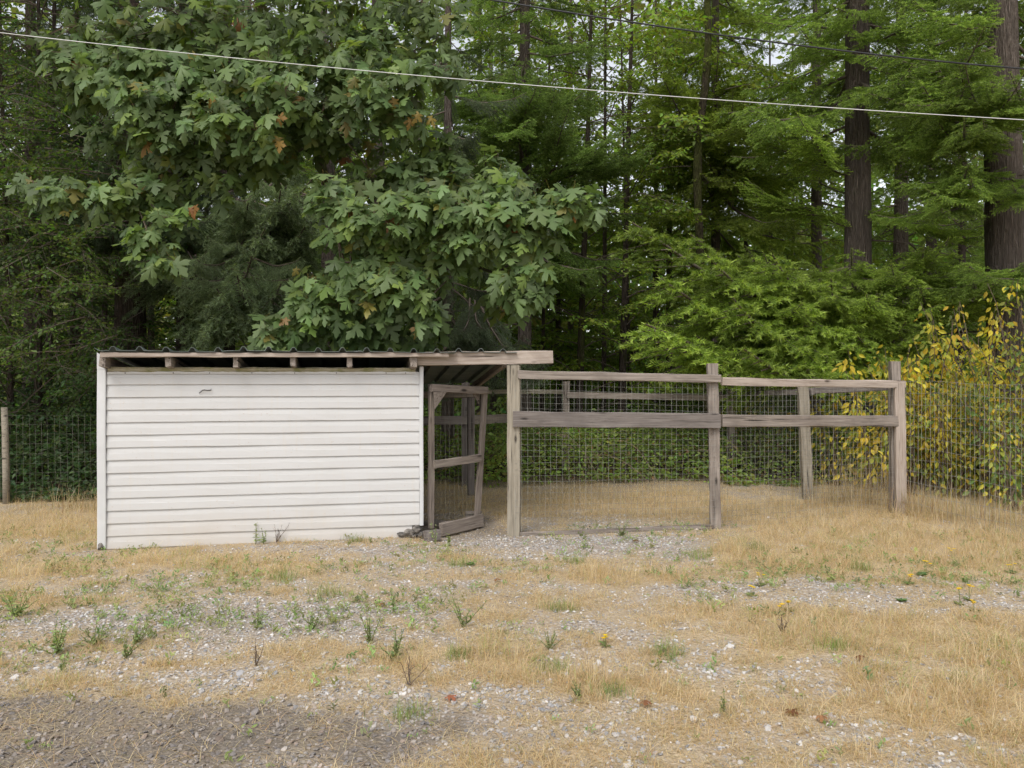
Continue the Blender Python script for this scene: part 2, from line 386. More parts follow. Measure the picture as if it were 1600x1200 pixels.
def gravel():
    mb = MB()
    x, y = random_ground(230000, 2.3, 7.6, 1.2)
    s, d, f = cover(x, y)
    keep = (rng.random(len(x)) < (np.clip(1.05 - s * 1.3, .05, 1) * .62) * (1 - .45 * d)) & ~in_shed(x, y, .0)
    x, y, d = x[keep], y[keep], d[keep]; n = len(x)
    size = .0042 + .008 * rng.random(n) ** 2.5 + .009 * (rng.random(n) > .975) * rng.random(n)
    ang = rng.random(n) * 6.283; ca, sa = np.cos(ang), np.sin(ang)
    R = np.zeros((n, 3, 3)); a = size * (.9 + .6 * rng.random(n)); b = size * (.6 + .4 * rng.random(n)); c = size * (.35 + .35 * rng.random(n))
    R[:, 0, 0] = ca * a; R[:, 1, 0] = sa * a; R[:, 0, 1] = -sa * b; R[:, 1, 1] = ca * b; R[:, 2, 2] = c
    R[:, 2, 0] = a * .25 * rng.normal(size=n); R[:, 2, 1] = b * .25 * rng.normal(size=n)
    pal = np.array([(.47, .445, .425), (.36, .35, .35), (.58, .555, .53), (.47, .40, .35), (.29, .29, .30), (.60, .57, .54), (.40, .34, .29)])
    k = rng.choice(len(pal), n, p=[.26, .2, .17, .14, .1, .06, .07])
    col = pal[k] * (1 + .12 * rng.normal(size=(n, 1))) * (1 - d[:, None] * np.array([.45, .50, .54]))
    pv = ico_v * (1 + .18 * rng.normal(size=(12, 1)))
    ps = np.stack([x, y, height(x, y) + c * .45], -1); col = np.clip(col, .03, .9); nr_ = y < 3.9
    ov = np.array([(1, .1, 0), (0, 1, .1), (-1, -.1, 0), (.1, -1, 0), (.1, 0, 1), (0, 0, -1)]); ot = np.array([(0, 1, 4), (1, 2, 4), (2, 3, 4), (3, 0, 4), (1, 0, 5), (2, 1, 5), (3, 2, 5), (0, 3, 5)])
    mb.scatter(pv, ico_t, R[nr_], ps[nr_], col[nr_]); mb.scatter(ov, ot, R[~nr_], ps[~nr_], col[~nr_])
    return tag(obj('gravel', mb.mesh('gravel', M_STONE)), 'grey crushed gravel scattered between the dry grass', 'gravel', kind='stuff')
gravel()

# dry grass
def blades(mb, x, y, h, w, lean, cols, seg=2, z0=None):
    """curved tapering blades: lean = horizontal reach / height"""
    n = len(x); az = rng.random(n) * 6.283; dx, dy = np.cos(az), np.sin(az)
    side = np.stack([-dy, dx, np.zeros(n)], -1)
    z = (height(x, y) if z0 is None else z0) - .004
    base = np.stack([x, y, z], -1)
    vs = []
    for k in range(seg + 1):
        t = k / seg; r = lean * h * t ** 1.7
        zz = h * (t - .35 * np.clip(lean, 0, 1.5) * t * t / 1.5)
        p = base + np.stack([dx * r, dy * r, zz], -1)
        ww = w * (1 - t ** 1.5) * .5
        if k < seg: vs += [p - side * ww[:, None], p + side * ww[:, None]]
        else: vs += [p]
    v = np.stack(vs, 1); k = v.shape[1]
    t = []
    for q in range(seg - 1): t += [(2 * q, 2 * q + 1, 2 * q + 3), (2 * q, 2 * q + 3, 2 * q + 2)]
    t += [(2 * seg - 2, 2 * seg - 1, 2 * seg)]
    tt = (np.array(t)[None] + (np.arange(n) * k)[:, None, None]).reshape(-1, 3)
    mb.add(v.reshape(-1, 3), tt, np.repeat(cols, k, axis=0))
STRAW = np.array([(.67, .53, .34), (.60, .45, .27), (.73, .61, .42), (.55, .38, .205), (.62, .51, .34), (.46, .36, .23)])
def dry_grass():
    mb = MB()
    def grab(n, p, lo=.03, ylo=2.25, yhi=9.7, power=1.2):
        x, y = random_ground(n, ylo, yhi, power)
        s, d, f = cover(x, y)
        tuft = np.clip((fbm(x * 9, y * 11, 77, 2) - .28) * 2.0, 0, 1)
        k = (rng.random(n) < p * np.clip(s * 1.3 - .12, lo, 1) * (.35 + 1.3 * tuft) * (1 - f)) & ~in_shed(x, y, .01)
        return x[k], y[k], s[k], tuft[k]
    # matted, lying straw
    x, y, s, tf = grab(310000, .85, .16); n = len(x)
    h = .012 + .03 * rng.random(n); L = 1.6 + 3.2 * rng.random(n)
    blades(mb, x, y, h, .0019 + .0012 * rng.random(n), L, jit((1, 1, 1), .12, n) * STRAW[rng.choice(6, n)])
    # standing dry grass, taller in the thick patches
    x, y, s, tf = grab(300000, .8); n = len(x)
    tall = np.clip(s * 1.5 - .35, .12, 1.1)
    edge = np.exp(-((y - 8.9) / .8) ** 2) * .35 + np.clip((x - 2.6) * .5, 0, .7) * np.clip((y - 5.4), 0, 1)
    h = (.018 + .085 * tall ** 1.7 * (.35 + .8 * rng.random(n)) * (.5 + .8 * tf)) * (1 + edge)
    grn = rng.random(n) < .03 + .5 * np.clip((fbm(x * 2.2, y * 2.6, 63, 3) - .53) * 3, 0, 1) * (y < 6.6)
    col = jit((1, 1, 1), .12, n) * STRAW[rng.choice(6, n)]; col[grn] = jit((.34, .36, .15), .15, int(grn.sum()))
    blades(mb, x, y, h, .0016 + .0014 * rng.random(n), .4 + 1.4 * rng.random(n) ** 1.3, col)
    x, y, s, tf = grab(34000, .55, .25); n = len(x)          # long bent stems
    blades(mb, x, y, .02 + .06 * rng.random(n), .0016 + .0008 * rng.random(n), 2.5 + 2.5 * rng.random(n), jit((1, 1, 1), .1, n) * STRAW[rng.choice(6, n)] * 1.08, 3)
    return tag(obj('dry_grass', mb.mesh('dry_grass', M_STRAW)), 'straw coloured dry grass over the gravel yard', 'grass', kind='stuff')
dry_grass()

# ------------------------------------------------------------------ timber
def beam_mesh(L, w, t, seg=6, ch=.005, warp=.003, rough=.0024):
    """sawn timber: length L along x from 0, t thick along y, w tall along z, worn edges"""
    mb = MB(); hw, ht = w / 2, t / 2
    cs = [(-ht + ch, -hw), (ht - ch, -hw), (ht, -hw + ch), (ht, hw - ch), (ht - ch, hw), (-ht + ch, hw), (-ht, hw - ch), (-ht, -hw + ch)]
    xs = np.linspace(0, L, seg + 1); ph = rng.random() * 6
    v = []
    for k, x in enumerate(xs):
        oy, oz = warp * math.sin(ph + x * 1.7), warp * math.cos(ph * 2 + x * 1.3)
        for (a, b) in cs:
            v.append((x + rng.normal() * rough * (k in (0, seg)), a + oy + rng.normal() * rough, b + oz + rng.normal() * rough))
    t_ = []
    for k in range(seg):
        for j in range(8):
            a, b, c, d = k * 8 + j, k * 8 + (j + 1) % 8, (k + 1) * 8 + (j + 1) % 8, (k + 1) * 8 + j
            t_ += [(a, c, b), (a, d, c)]
    e = seg * 8
    for j in range(1, 7): t_ += [(0, j, j + 1), (e, e + j + 1, e + j)]
    mb.add(v, t_); return mb
def board(name, p0, p1, w, t, parent, mat, face=(0, -1, 0), seg=6, warp=.003):
    """board from p0 to p1 (parent space); w = width seen from 'face', t = thickness along 'face'"""
    p0, p1 = Vector(p0), Vector(p1); d = p1 - p0; L = d.length; ex = d.normalized()
    f = Vector(face); ey = (-f - ex * (-f).dot(ex)).normalized(); ez = ex.cross(ey)
    M = Matrix.Translation(p0) @ Matrix((ex, ey, ez)).transposed().to_4x4()
    return obj(name, beam_mesh(L, w, t, seg, warp=warp).mesh(name, mat), parent, M)

# ------------------------------------------------------------------ the white sided shelter
shed = tag(empty('animal_shelter', SH, SH_R), 'low white vinyl sided shelter with corrugated metal roof beside the wire pen', 'shelter')
CH = .098
def siding_plank(z0, x0, x1, h=CH, wob=0.0, dent=0):
    """one vinyl course: sloped upper band, flat lower face, butt edge turned under; a little wavy along its length"""
    prof = [(.0035, h + .004), (-.0045, h * .60), (-.0055, h * .54), (-.0090, .008), (-.0090, .002), (-.003, 0.0), (.002, .004)]
    xs = np.linspace(x0, x1, 15); v = []
    ph = rng.random() * 6
    for x in xs:
        for (a, b) in prof: v.append((x, a + .0012 * math.sin(ph + x * 5.1) + rng.normal() * .0004, z0 + b + wob * math.sin(x * 1.1 + .6)))
    k = len(prof); t = []
    for i in range(len(xs) - 1):
        for j in range(k - 1):
            a, b, c, d = i * k + j, i * k + j + 1, (i + 1) * k + j + 1, (i + 1) * k + j
            t += [(a, b, c), (a, c, d)]
    mb = MB(); mb.add(v, t); return mb
for i in range(14):
    obj('siding_plank', siding_plank(.004 + i * CH, .062, 2.475 - (.06 if i == 0 else 0), wob=.002).mesh('siding_plank', M_SIDING, False), shed)
# backing and other walls
mb = MB(); mb.box((.05, .006, .01), (2.44, .03, 1.372)); obj('backing_board', mb.mesh('backing_board', M_WOOD_D), shed)
def panel(name, pts, th, mat):
    """flat panel through 4 corners, thickness th along its normal"""
    a, b, c, d = [Vector(p) for p in pts]; n = (b - a).cross(d - a).normalized() * th
    mb = MB(); v = [a, b, c, d, a + n, b + n, c + n, d + n]
    mb.add([tuple(q) for q in v], [(0, 2, 1), (0, 3, 2), (4, 5, 6), (4, 6, 7), (0, 1, 5), (0, 5, 4), (1, 2, 6), (1, 6, 5), (2, 3, 7), (2, 7, 6), (3, 0, 4), (3, 4, 7)])
    return obj(name, mb.mesh(name, mat), shed)
panel('side_wall', [(.012, 2.12, .01), (.012, .01, .01), (.012, .01, 1.44), (.012, 2.12, 1.17)], .02, M_SIDING)
panel('side_wall', [(2.44, .032, .01), (2.44, 2.12, .01), (2.44, 2.12, 1.17), (2.44, .032, 1.44)], .02, M_WOOD_D)
panel('back_wall', [(2.44, 2.10, .01), (.04, 2.10, .01), (.04, 2.10, 1.19), (2.44, 2.10, 1.19)], .02, M_WOOD_D)
# corner trims
def trim(x0, x1, z0, z1, mat, y0=-.022, y1=.03):
    mb = MB()
    # outside-corner post: front leaf with a return and a lip
    v = []; prof = [(x0, y1), (x0, y0), (x0 + .006, y0 - .003), (x1 - .006, y0 - .003), (x1, y0), (x1, y0 + .014), (x1 - .004, y0 + .014)]
    zs = np.linspace(z0, z1, 9)
    for z in zs:
        o = .0015 * math.sin(z * 5)
        for (a, b) in prof: v.append((a + o, b, z))
    k = len(prof); t = []
    for i in range(len(zs) - 1):
        for j in range(k - 1):
            a, b, c, d = i * k + j, i * k + j + 1, (i + 1) * k + j + 1, (i + 1) * k + j
            t += [(a, b, c), (a, c, d)]
    mb.add(v, t); return obj('corner_trim', mb.mesh('corner_trim', mat), shed)
trim(.0, .062, .012, 1.40, M_TRIM)
mb = MB()   # the trim's upper piece, cut on a slant under the rafter
mb.add([(0, -.0245, 1.402), (.062, -.0245, 1.402), (.062, -.0245, 1.455), (.024, -.0245, 1.515), (0, -.0245, 1.53), (0, .03, 1.402), (0, .03, 1.51)],
       [(0, 1, 2), (0, 2, 3), (0, 3, 4), (0, 4, 6), (0, 6, 5)])
obj('trim_cap', mb.mesh('trim_cap', M_TRIM), shed)
trim(2.475, 2.507, .10, 1.425, M_TRIM, -.018, .03)
# ragged mossy board above the siding, with peeling siding lip
board('top_board', (.075, -.002, 1.395), (2.44, -.002, 1.398), .036, .018, shed, M_WOOD_M, seg=24)
mb = MB(); xs = np.linspace(.07, 2.445, 60)
top = 1.377 + .007 * rng.random(60); v = []
for x, z in zip(xs, top): v += [(x, -.0135, 1.364), (x, -.0145, z)]
mb.add(v, [q for i in range(59) for q in ((2 * i, 2 * i + 2, 2 * i + 3), (2 * i, 2 * i + 3, 2 * i + 1))])
obj('nailing_strip', mb.mesh('nailing_strip', M_SIDING), shed)
for x in (.2, .55, .82, 1.14, 1.47, 1.8, 2.2, 2.36):
    mb = MB(); th = np.arange(7) / 7 * 6.283
    mb.add([(x, -.0165, 1.371)] + [(x + .005 * math.cos(a), -.0155, 1.371 + .005 * math.sin(a)) for a in th], [(0, 1 + (k + 1) % 7, 1 + k) for k in range(7)])
    obj('nail', mb.mesh('nail', M_ROT), shed)
# rafters, fascia, header beam
def rz(y): return 1.522 - (y + .15) * .122          # underside of the roof sheet
for x, w in ((.075, .045), (.54, .04), (1.03, .04), (1.465, .04), (1.91, .036), (2.42, .06)):
    y0 = -.135; r = board('rafter', (x, y0, rz(y0) - .052), (x, 2.16, rz(2.16) - .052), .088, w, shed, M_WOOD, face=(1, 0, 0))
board('rafter', (3.2, -.0, rz(0) - .05), (3.2, 2.16, rz(2.16) - .05), .07, .038, shed, M_WOOD, face=(1, 0, 0))
board('fascia', (.07, -.158, 1.512), (2.70, -.158, 1.515), .034, .022, shed, M_WOOD_P, seg=16)
board('header_beam', (2.452, -.045, 1.490), (3.61, -.045, 1.505), .112, .04, shed, M_WOOD_P, seg=10)
board('purlin', (.03, 2.06, rz(2.06) - .118), (3.25, 2.06, rz(2.06) - .118), .07, .04, shed, M_WOOD)
board('roof_post', (3.2, 2.08, .0), (3.2, 2.08, rz(2.08) - .155), .07, .07, shed, M_WOOD_D, face=(0, -1, 0))
# corrugated roof: real ribs running front to back, three sheets
def roof_sheet(x0, x1, yf, lift=0.0):
    xs = [x0]; zs = [.022 if x0 < .1 else 0.]
    x = x0 + (.035 if x0 < .1 else .02); xs.append(x); zs.append(0.)
    r = .16
    while r < 3.4:
        if x0 + .05 < r < x1 - .05:
            for a, b in ((-.027, 0), (-.019, .015), (-.009, .030), (.009, .030), (.019, .015), (.027, 0)): xs.append(r + a); zs.append(b)
        r += .188
    xs.append(x1); zs.append(0.004)
    ys = [yf, yf + .6, yf + 1.2, yf + 1.8, 2.22]; v = []
    for y in ys:
        for a, b in zip(xs, zs): v.append((a, y + rng.normal() * .001, rz(y) + .012 + b + lift + .003 * math.sin(a * 7 + y * 3)))
    k = len(xs); t = []
    for i in range(len(ys) - 1):
        for j in range(k - 1):
            a, b, c, d = i * k + j, i * k + j + 1, (i + 1) * k + j + 1, (i + 1) * k + j
            t += [(a, b, c), (a, c, d)]
    mb = MB(); mb.add(v, t); me = mb.mesh('roof_sheet', M_ROOF)
    o = obj('roof_sheet', me, shed)
    md = o.modifiers.new('th', 'SOLIDIFY'); md.thickness = .0025; md.offset = 1
    return o
roof_sheet(.03, 1.02, -.185); roof_sheet(.96, 2.0, -.19, .003); roof_sheet(1.94, 2.76, -.188, .001); roof_sheet(2.70, 3.29, -.10, .014)
# bent metal strip hanging on the siding
mb = MB(); sp = [(.0, 0), (.012, .012), (.022, .022), (.036, .025), (.055, .021), (.072, .022), (.082, .027), (.080, .034)]
v = []
for (a, b) in sp: v += [(.742 + a * 1.15, -.019 - .01 * math.sin(a * 30), 1.206 + b), (.742 + a * 1.15, -.021 - .012 * math.sin(a * 30), 1.216 + b)]
mb.add(v, [q for i in range(len(sp) - 1) for q in ((2 * i, 2 * i + 2, 2 * i + 3), (2 * i, 2 * i + 3, 2 * i + 1))])
st = obj('bent_strip', mb.mesh('bent_strip', M_METAL), shed); md = st.modifiers.new('th', 'SOLIDIFY'); md.thickness = .002
tag(st, 'small bent dark metal strip stuck to the siding')
# crumbled block at the bottom corner beside the gate
def lump(name, c, r, mat, parent, sq=(1, 1, 1)):
    mb = MB(); v = ico_v.copy(); t = ico_t
    # one subdivision
    ed = {}; vv = list(map(tuple, v)); tt = []
    def mid(a, b):
        k = (min(a, b), max(a, b))
        if k not in ed: ed[k] = len(vv); vv.append(tuple((np.array(vv[a]) + np.array(vv[b])) / 2 * 1.12))
        return ed[k]
    for a, b, c_ in t:
        x, y, z = mid(a, b), mid(b, c_), mid(c_, a); tt += [(a, x, z), (x, b, y), (z, y, c_), (x, y, z)]
    V = np.array(vv) * (1 + .22 * rng.normal(size=(len(vv), 1))) * r * np.array(sq) + np.array(c)
    mb.add(V, tt); return obj(name, mb.mesh(name, mat), parent)
for c, r, sq in (((2.40, -.012, .045), .045, (1.2, .8, .8)), ((2.45, -.02, .07), .035, (1, .8, 1)), ((2.33, -.02, .03), .028, (1.4, .8, .7)), ((2.47, .0, .03), .04, (1, 1, .8)), ((2.43, -.04, .02), .02, (1, 1, .8))):
    lump('rotten_chunk', c, r, M_ROT, shed, sq)
lump('rotten_chunk', (.03, -.03, .03), .022, M_ROT, shed, (1, .8, 1.3))

# ------------------------------------------------------------------ welded wire
def wire_panel(a, b, zt0, zt1, dx, dz, name, parent, mat, r=.0014, zb=.0, sag=.006, off=Vector((0, 0, 0))):
    """wire grid between ground points a and b (parent space), heights zt0..zt1 at the two ends"""
    a = Vector(a) + off; b = Vector(b) + off; mb = MB(); L = (b - a).length; n = int(L / dx)
    for k in range(n + 1):
        u = min(1, (k + .2 * rng.random()) * dx / L); zt = zt0 + (zt1 - zt0) * u
        zs = np.linspace(zb, zt, 5); p = a.lerp(b, u)
        o = sag * np.sin(zs * 3 + k * .21) + rng.normal(size=5) * .001
        mb.tube(np.stack([p.x + o * .6, p.y + o, zs], -1), r, 3)
    m = int(max(zt0, zt1) / dz)
    for k in range(m + 1):
        us = np.linspace(0, 1, 12); zz = zb + (np.full(12, zt0) + (zt1 - zt0) * us - zb) * (k / m)
        o = sag * np.sin(us * 9 + k) * .8
        pts = np.array([list(a.lerp(b, u)) for u in us]); pts[:, 2] = zz + o; pts[:, 1] += o
        mb.tube(pts, r, 3)
    return obj(name, mb.mesh(name, mat), parent)

# ------------------------------------------------------------------ gate, standing ajar
GA = Vector((-.70, 6.485, 0)); GB = Vector((-.275, 6.90, 0))
gate = tag(empty('wire_gate', GA), 'small wood framed wire gate standing ajar beside the white shelter', 'gate')
g = lambda p: Vector(p) - GA
gn = (-.70, -.71, 0); ge = (GB - GA).normalized(); gf = Vector((ge.y, -ge.x, 0))
board('stile', g(GA + ge * .02 + Vector((0, 0, .06))), g(GA + ge * .02 + Vector((0, 0, 1.27))), .048, .035, gate, M_WOOD_B, face=gf)
board('stile', g(GB + Vector((-.055, 0, .03))), g(GB + Vector((.035, .0, 1.245))), .056, .036, gate, M_WOOD_B, face=gf, warp=.008)
f2 = gf * .037
board('top_rail', g(GA + f2 + Vector((-.01, 0, 1.245))), g(GB + f2 + ge * .03 + Vector((0, 0, 1.215))), .066, .034, gate, M_WOOD_B, face=gf)
board('middle_rail', g(GA + f2 + ge * .03 + Vector((0, 0, .60))), g(GB + f2 + Vector((-.03, 0, .615))), .066, .034, gate, M_WOOD_B, face=gf)
board('bottom_rail', g(GA + f2 * 1.6 + ge * .08 + Vector((.0, 0, .045))), g(GB + f2 * 1.6 + Vector((-.035, 0, .055))), .11, .04, gate, M_WOOD_B, face=gf)
for A_, sx in ((GA, 1), (GB, -1)):    # triangular corner braces
    mb = MB(); w = .135 if sx > 0 else .09; th = gf * .012
    o = g(A_) + (gf * .056 if sx > 0 else gf * -.03) + Vector((0, 0, 1.21 if sx > 0 else 1.19)); e = ge * sx
    c3 = [o, o + e * w, o + e * .01 + Vector((0, 0, -w * 1.05))]
    vv = [tuple(q) for q in c3] + [tuple(q + th) for q in c3]
    mb.add(vv, [(0, 1, 2), (3, 5, 4), (0, 3, 4), (0, 4, 1), (1, 4, 5), (1, 5, 2), (2, 5, 3), (2, 3, 0)])
    obj('corner_brace', mb.mesh('corner_brace', M_WOOD_B), gate)
wire_panel(g(GA + ge * .04), g(GB + Vector((-.02, 0, 0))), 1.24, 1.21, .05, .05, 'wire_mesh', gate, M_WIRE_O, r=.0011, zb=.06, off=-gf * .02)
# boards lying in the gateway
tb = board('sill_board', (-.72, 6.30, .03), (-.60, 6.36, .035), .09, .05, None, M_WOOD_D); tag(tb, 'short dark sill board between shelter corner and gate bottom', 'board')
tb = board('loose_board', (-.42, 7.05, .06), (-.28, 7.02, .065), .09, .03, None, M_WOOD); tag(tb, 'short grey board end lying behind the gate post', 'board')
tb = board('ground_board', (-.78, 6.95, .025), (-.45, 6.72, .025), .14, .03, None, M_WOOD, face=(0, -.2, 1)); tag(tb, 'grey plank lying flat on the dirt behind the gate wire', 'board')

# ------------------------------------------------------------------ pen fence
FR = Vector((GX(803, 6.5), 6.5, 0))
pen = tag(empty('pen_fence', FR), 'weathered timber pen fence with rails and square wire beside the shelter', 'fence')
q = lambda x, y, z: Vector((x, y, z)) - FR
posts = {1: (GX(803, 6.5), 6.5, 1.435), 2: (GX(1115, 6.8), 6.8, 1.455), 3: (GX(1399, 7.6), 7.62, 1.485), 4: (GX(1258, 8.4), 8.4, 1.216), 5: (GX(1142, 10.2), 10.2, 1.14),
         6: (GX(885, 11), 11.0, 1.25), 7: (GX(728, 9.3), 9.3, 1.26)}
pm = {1: M_WOOD_G, 2: M_WOOD, 3: M_WOOD, 4: M_WOOD_G, 5: M_WOOD, 6: M_WOOD, 7: M_WOOD_D}
for k, (x, y, z) in posts.items():
    lean = {2: -.015, 4: -.03, 1: 0.}.get(k, 0)
    wd = {1: .105, 2: .09, 3: .092, 4: .105}.get(k, .09)
    board('post', q(x - lean, y, -.05), q(x + lean, y, z), wd, wd, pen, pm[k], face=(-.12, -1, 0), seg=9)
x3, y3, _ = posts[3]
board('post', q(x3 + .028, y3 - .085, -.03), q(x3 + .0, y3 - .085, 1.28), .10, .04, pen, M_WOOD_P, face=(0, -1, 0), seg=9)
def rail(k0, k1, z0, z1, w, t, mat, dy=-.07, e0=.05, e1=.05, seg=10):
    a = Vector((*posts[k0][:2], z0)); b = Vector((*posts[k1][:2], z1)); d = (b - a).normalized(); n = Vector((d.y, -d.x, 0)).normalized()
    a = a - d * e0 + n * -dy; b = b + d * e1 + n * -dy
    board('rail', q(*a), q(*b), w, t, pen, mat, face=n, seg=seg)
rail(1, 2, 1.357, 1.325, .068, .035, M_WOOD, -.072, -.02, .03)
rail(2, 3, 1.297, 1.262, .068, .035, M_WOOD_P, -.069, -.035, .05)
rail(1, 2, .985, .955, .130, .04, M_WOOD_D, -.075, .02, .025)
rail(2, 3, .955, .895, .105, .038, M_WOOD, -.069, -.035, -.02)
rail(4, 3, 1.17, 1.235, .07, .035, M_WOOD_D, .07)
rail(5, 4, 1.10, 1.165, .06, .035, M_WOOD_D, .06)
rail(6, 5, 1.055, 1.045, .085, .035, M_WOOD, -.06, -.03)
rail(7, 6, 1.15, 1.10, .06, .035, M_WOOD_G, .06)
rail(7, 6, .79, .76, .11, .035, M_WOOD, .06)
a7 = Vector(posts[7])
board('rail', q(-1.25, 8.7, .83), q(a7.x + .03, a7.y - .06, .80), .10, .035, pen, M_WOOD_D, face=(0, -1, 0))
for k0, k1, m in ((1, 2, M_WIRE), (2, 3, M_WIRE), (3, 4, M_WIRE_O), (4, 5, M_WIRE_O), (5, 6, M_WIRE_O), (6, 7, M_WIRE_O)):
    a, b = Vector(posts[k0]), Vector(posts[k1]); d = (b - a); n = Vector((d.y, -d.x, 0)).normalized() * .055
    top = {1: 1.33, 2: 1.28, 3: 1.25, 4: 1.17, 5: 1.10, 6: 1.12, 7: 1.15}
    wire_panel(q(a.x, a.y, 0), q(b.x, b.y, 0), top[k0], top[k1], .0508, .0508, 'wire_mesh', pen, m, r=.00095 if k0 < 3 else .0007, off=n if k0 < 3 else -n)
board('edging_board', q(posts[1][0] + .05, 6.47, .015), q(posts[2][0] - .02, 6.76, .02), .035, .03, pen, M_WOOD, seg=12)

# wire fence running off to the right, toward the camera
RF = Vector((x3 + .05, y3 - .05, 0)); RE = Vector((4.25, 5.95, 0))
rfence = tag(empty('wire_fence', RF), 'galvanised wire fence running from the corner post past yellowing shrubs', 'fence')
wire_panel((0, 0, 0), RE - RF, 1.29, 1.27, .0508, .10, 'wire_mesh', rfence, M_WIRE, r=.0015, sag=.012)
board('post', RE - RF + Vector((0.05, 0, -.05)), RE - RF + Vector((.05, 0, 1.4)), .09, .09, rfence, M_WOOD)
# left wire fence with a round post
LP = Vector((GX(10, 8.1), 8.1, 0))
lfence = tag(empty('wire_fence', LP), 'dark wire fence with a round post left of the shelter', 'fence')
mb = MB(); mb.tube([(0, 0, -.05), (-.004, 0, .35), (-.01, 0, .7), (-.022, 0, 1.01)], [.035, .034, .033, .031], 12, cap=True)
obj('post', mb.mesh('post', M_WOOD_G, True), lfence)
wire_panel((-1.4, .1, 0), (0, .04, 0), .92, .92, .06, .10, 'wire_mesh', lfence, M_WIRE_O, r=.0013)
wire_panel((0, .04, 0), (2.3, .75, 0), .92, .9, .06, .10, 'wire_mesh', lfence, M_WIRE_O, r=.0013)

# overhead cables
def cable(name, pts, r, mat, label):
    mb = MB(); p = np.array(pts); t = np.linspace(0, 1, 30)
    a, m_, b = p; cc = 2 * m_ - .5 * (a + b)
    c = ((1 - t)[:, None] ** 2) * a + 2 * ((1 - t) * t)[:, None] * cc + (t[:, None] ** 2) * b
    mb.tube(c - c[0], r, 6)
    o = obj(name, mb.mesh(name, mat, True)); o.location = c[0]; return tag(o, label, 'cable', 'overhead cables')
cable('overhead_cable', [P(-330, 10, 6.5), P(745, 126, 6.5), P(1950, 206, 6.5)], .0032, M_CABLE_W, 'thin pale overhead cable crossing in front of the trees')
cable('overhead_cable', [P(420, -62, 6.8), P(1290, 76, 6.6), P(1950, 122, 6.5)], .007, M_CABLE_B, 'thick black overhead cable at the upper right corner')

# ------------------------------------------------------------------ vegetation prototypes (shared mesh data)
LEAF_V = np.array([(0, 0, 0), (.22, .25, .07), (.26, .55, .07), (0, 1, -.06), (-.26, .55, .07), (-.22, .25, .07)])
LEAF_T = np.array([(0, 1, 2), (0, 2, 3), (0, 3, 4), (0, 4, 5)])
NARROW_V = LEAF_V * np.array([.68, 1, 1])
_half = [(0, 0), (.07, -.07), (.22, -.12), (.40, -.10), (.27, .03), (.17, .15), (.36, .18), (.47, .22), (.62, .40), (.46, .42), (.42, .55), (.27, .47), (.10, .37), (.13, .56), (.28, .68), (.15, .73), (.11, .86)]
_out = _half + [(0, 1.0)] + [(-x, y) for x, y in _half[:0:-1]]
MAPLE_V = np.array([(0, .20, .03)] + [(x, y, -.22 * abs(x) ** 1.3 - .22 * max(0, y - .3) ** 1.5 + .02 * math.sin(9 * x)) for x, y in _out])
MAPLE_T = np.array([(0, 1 + k, 1 + (k + 1) % len(_out)) for k in range(len(_out))])
UP = np.array([0, 0, 1.])
def rnd_unit(n, r=rng):
    v = r.normal(size=(n, 3)); return v / np.linalg.norm(v, axis=1)[:, None]

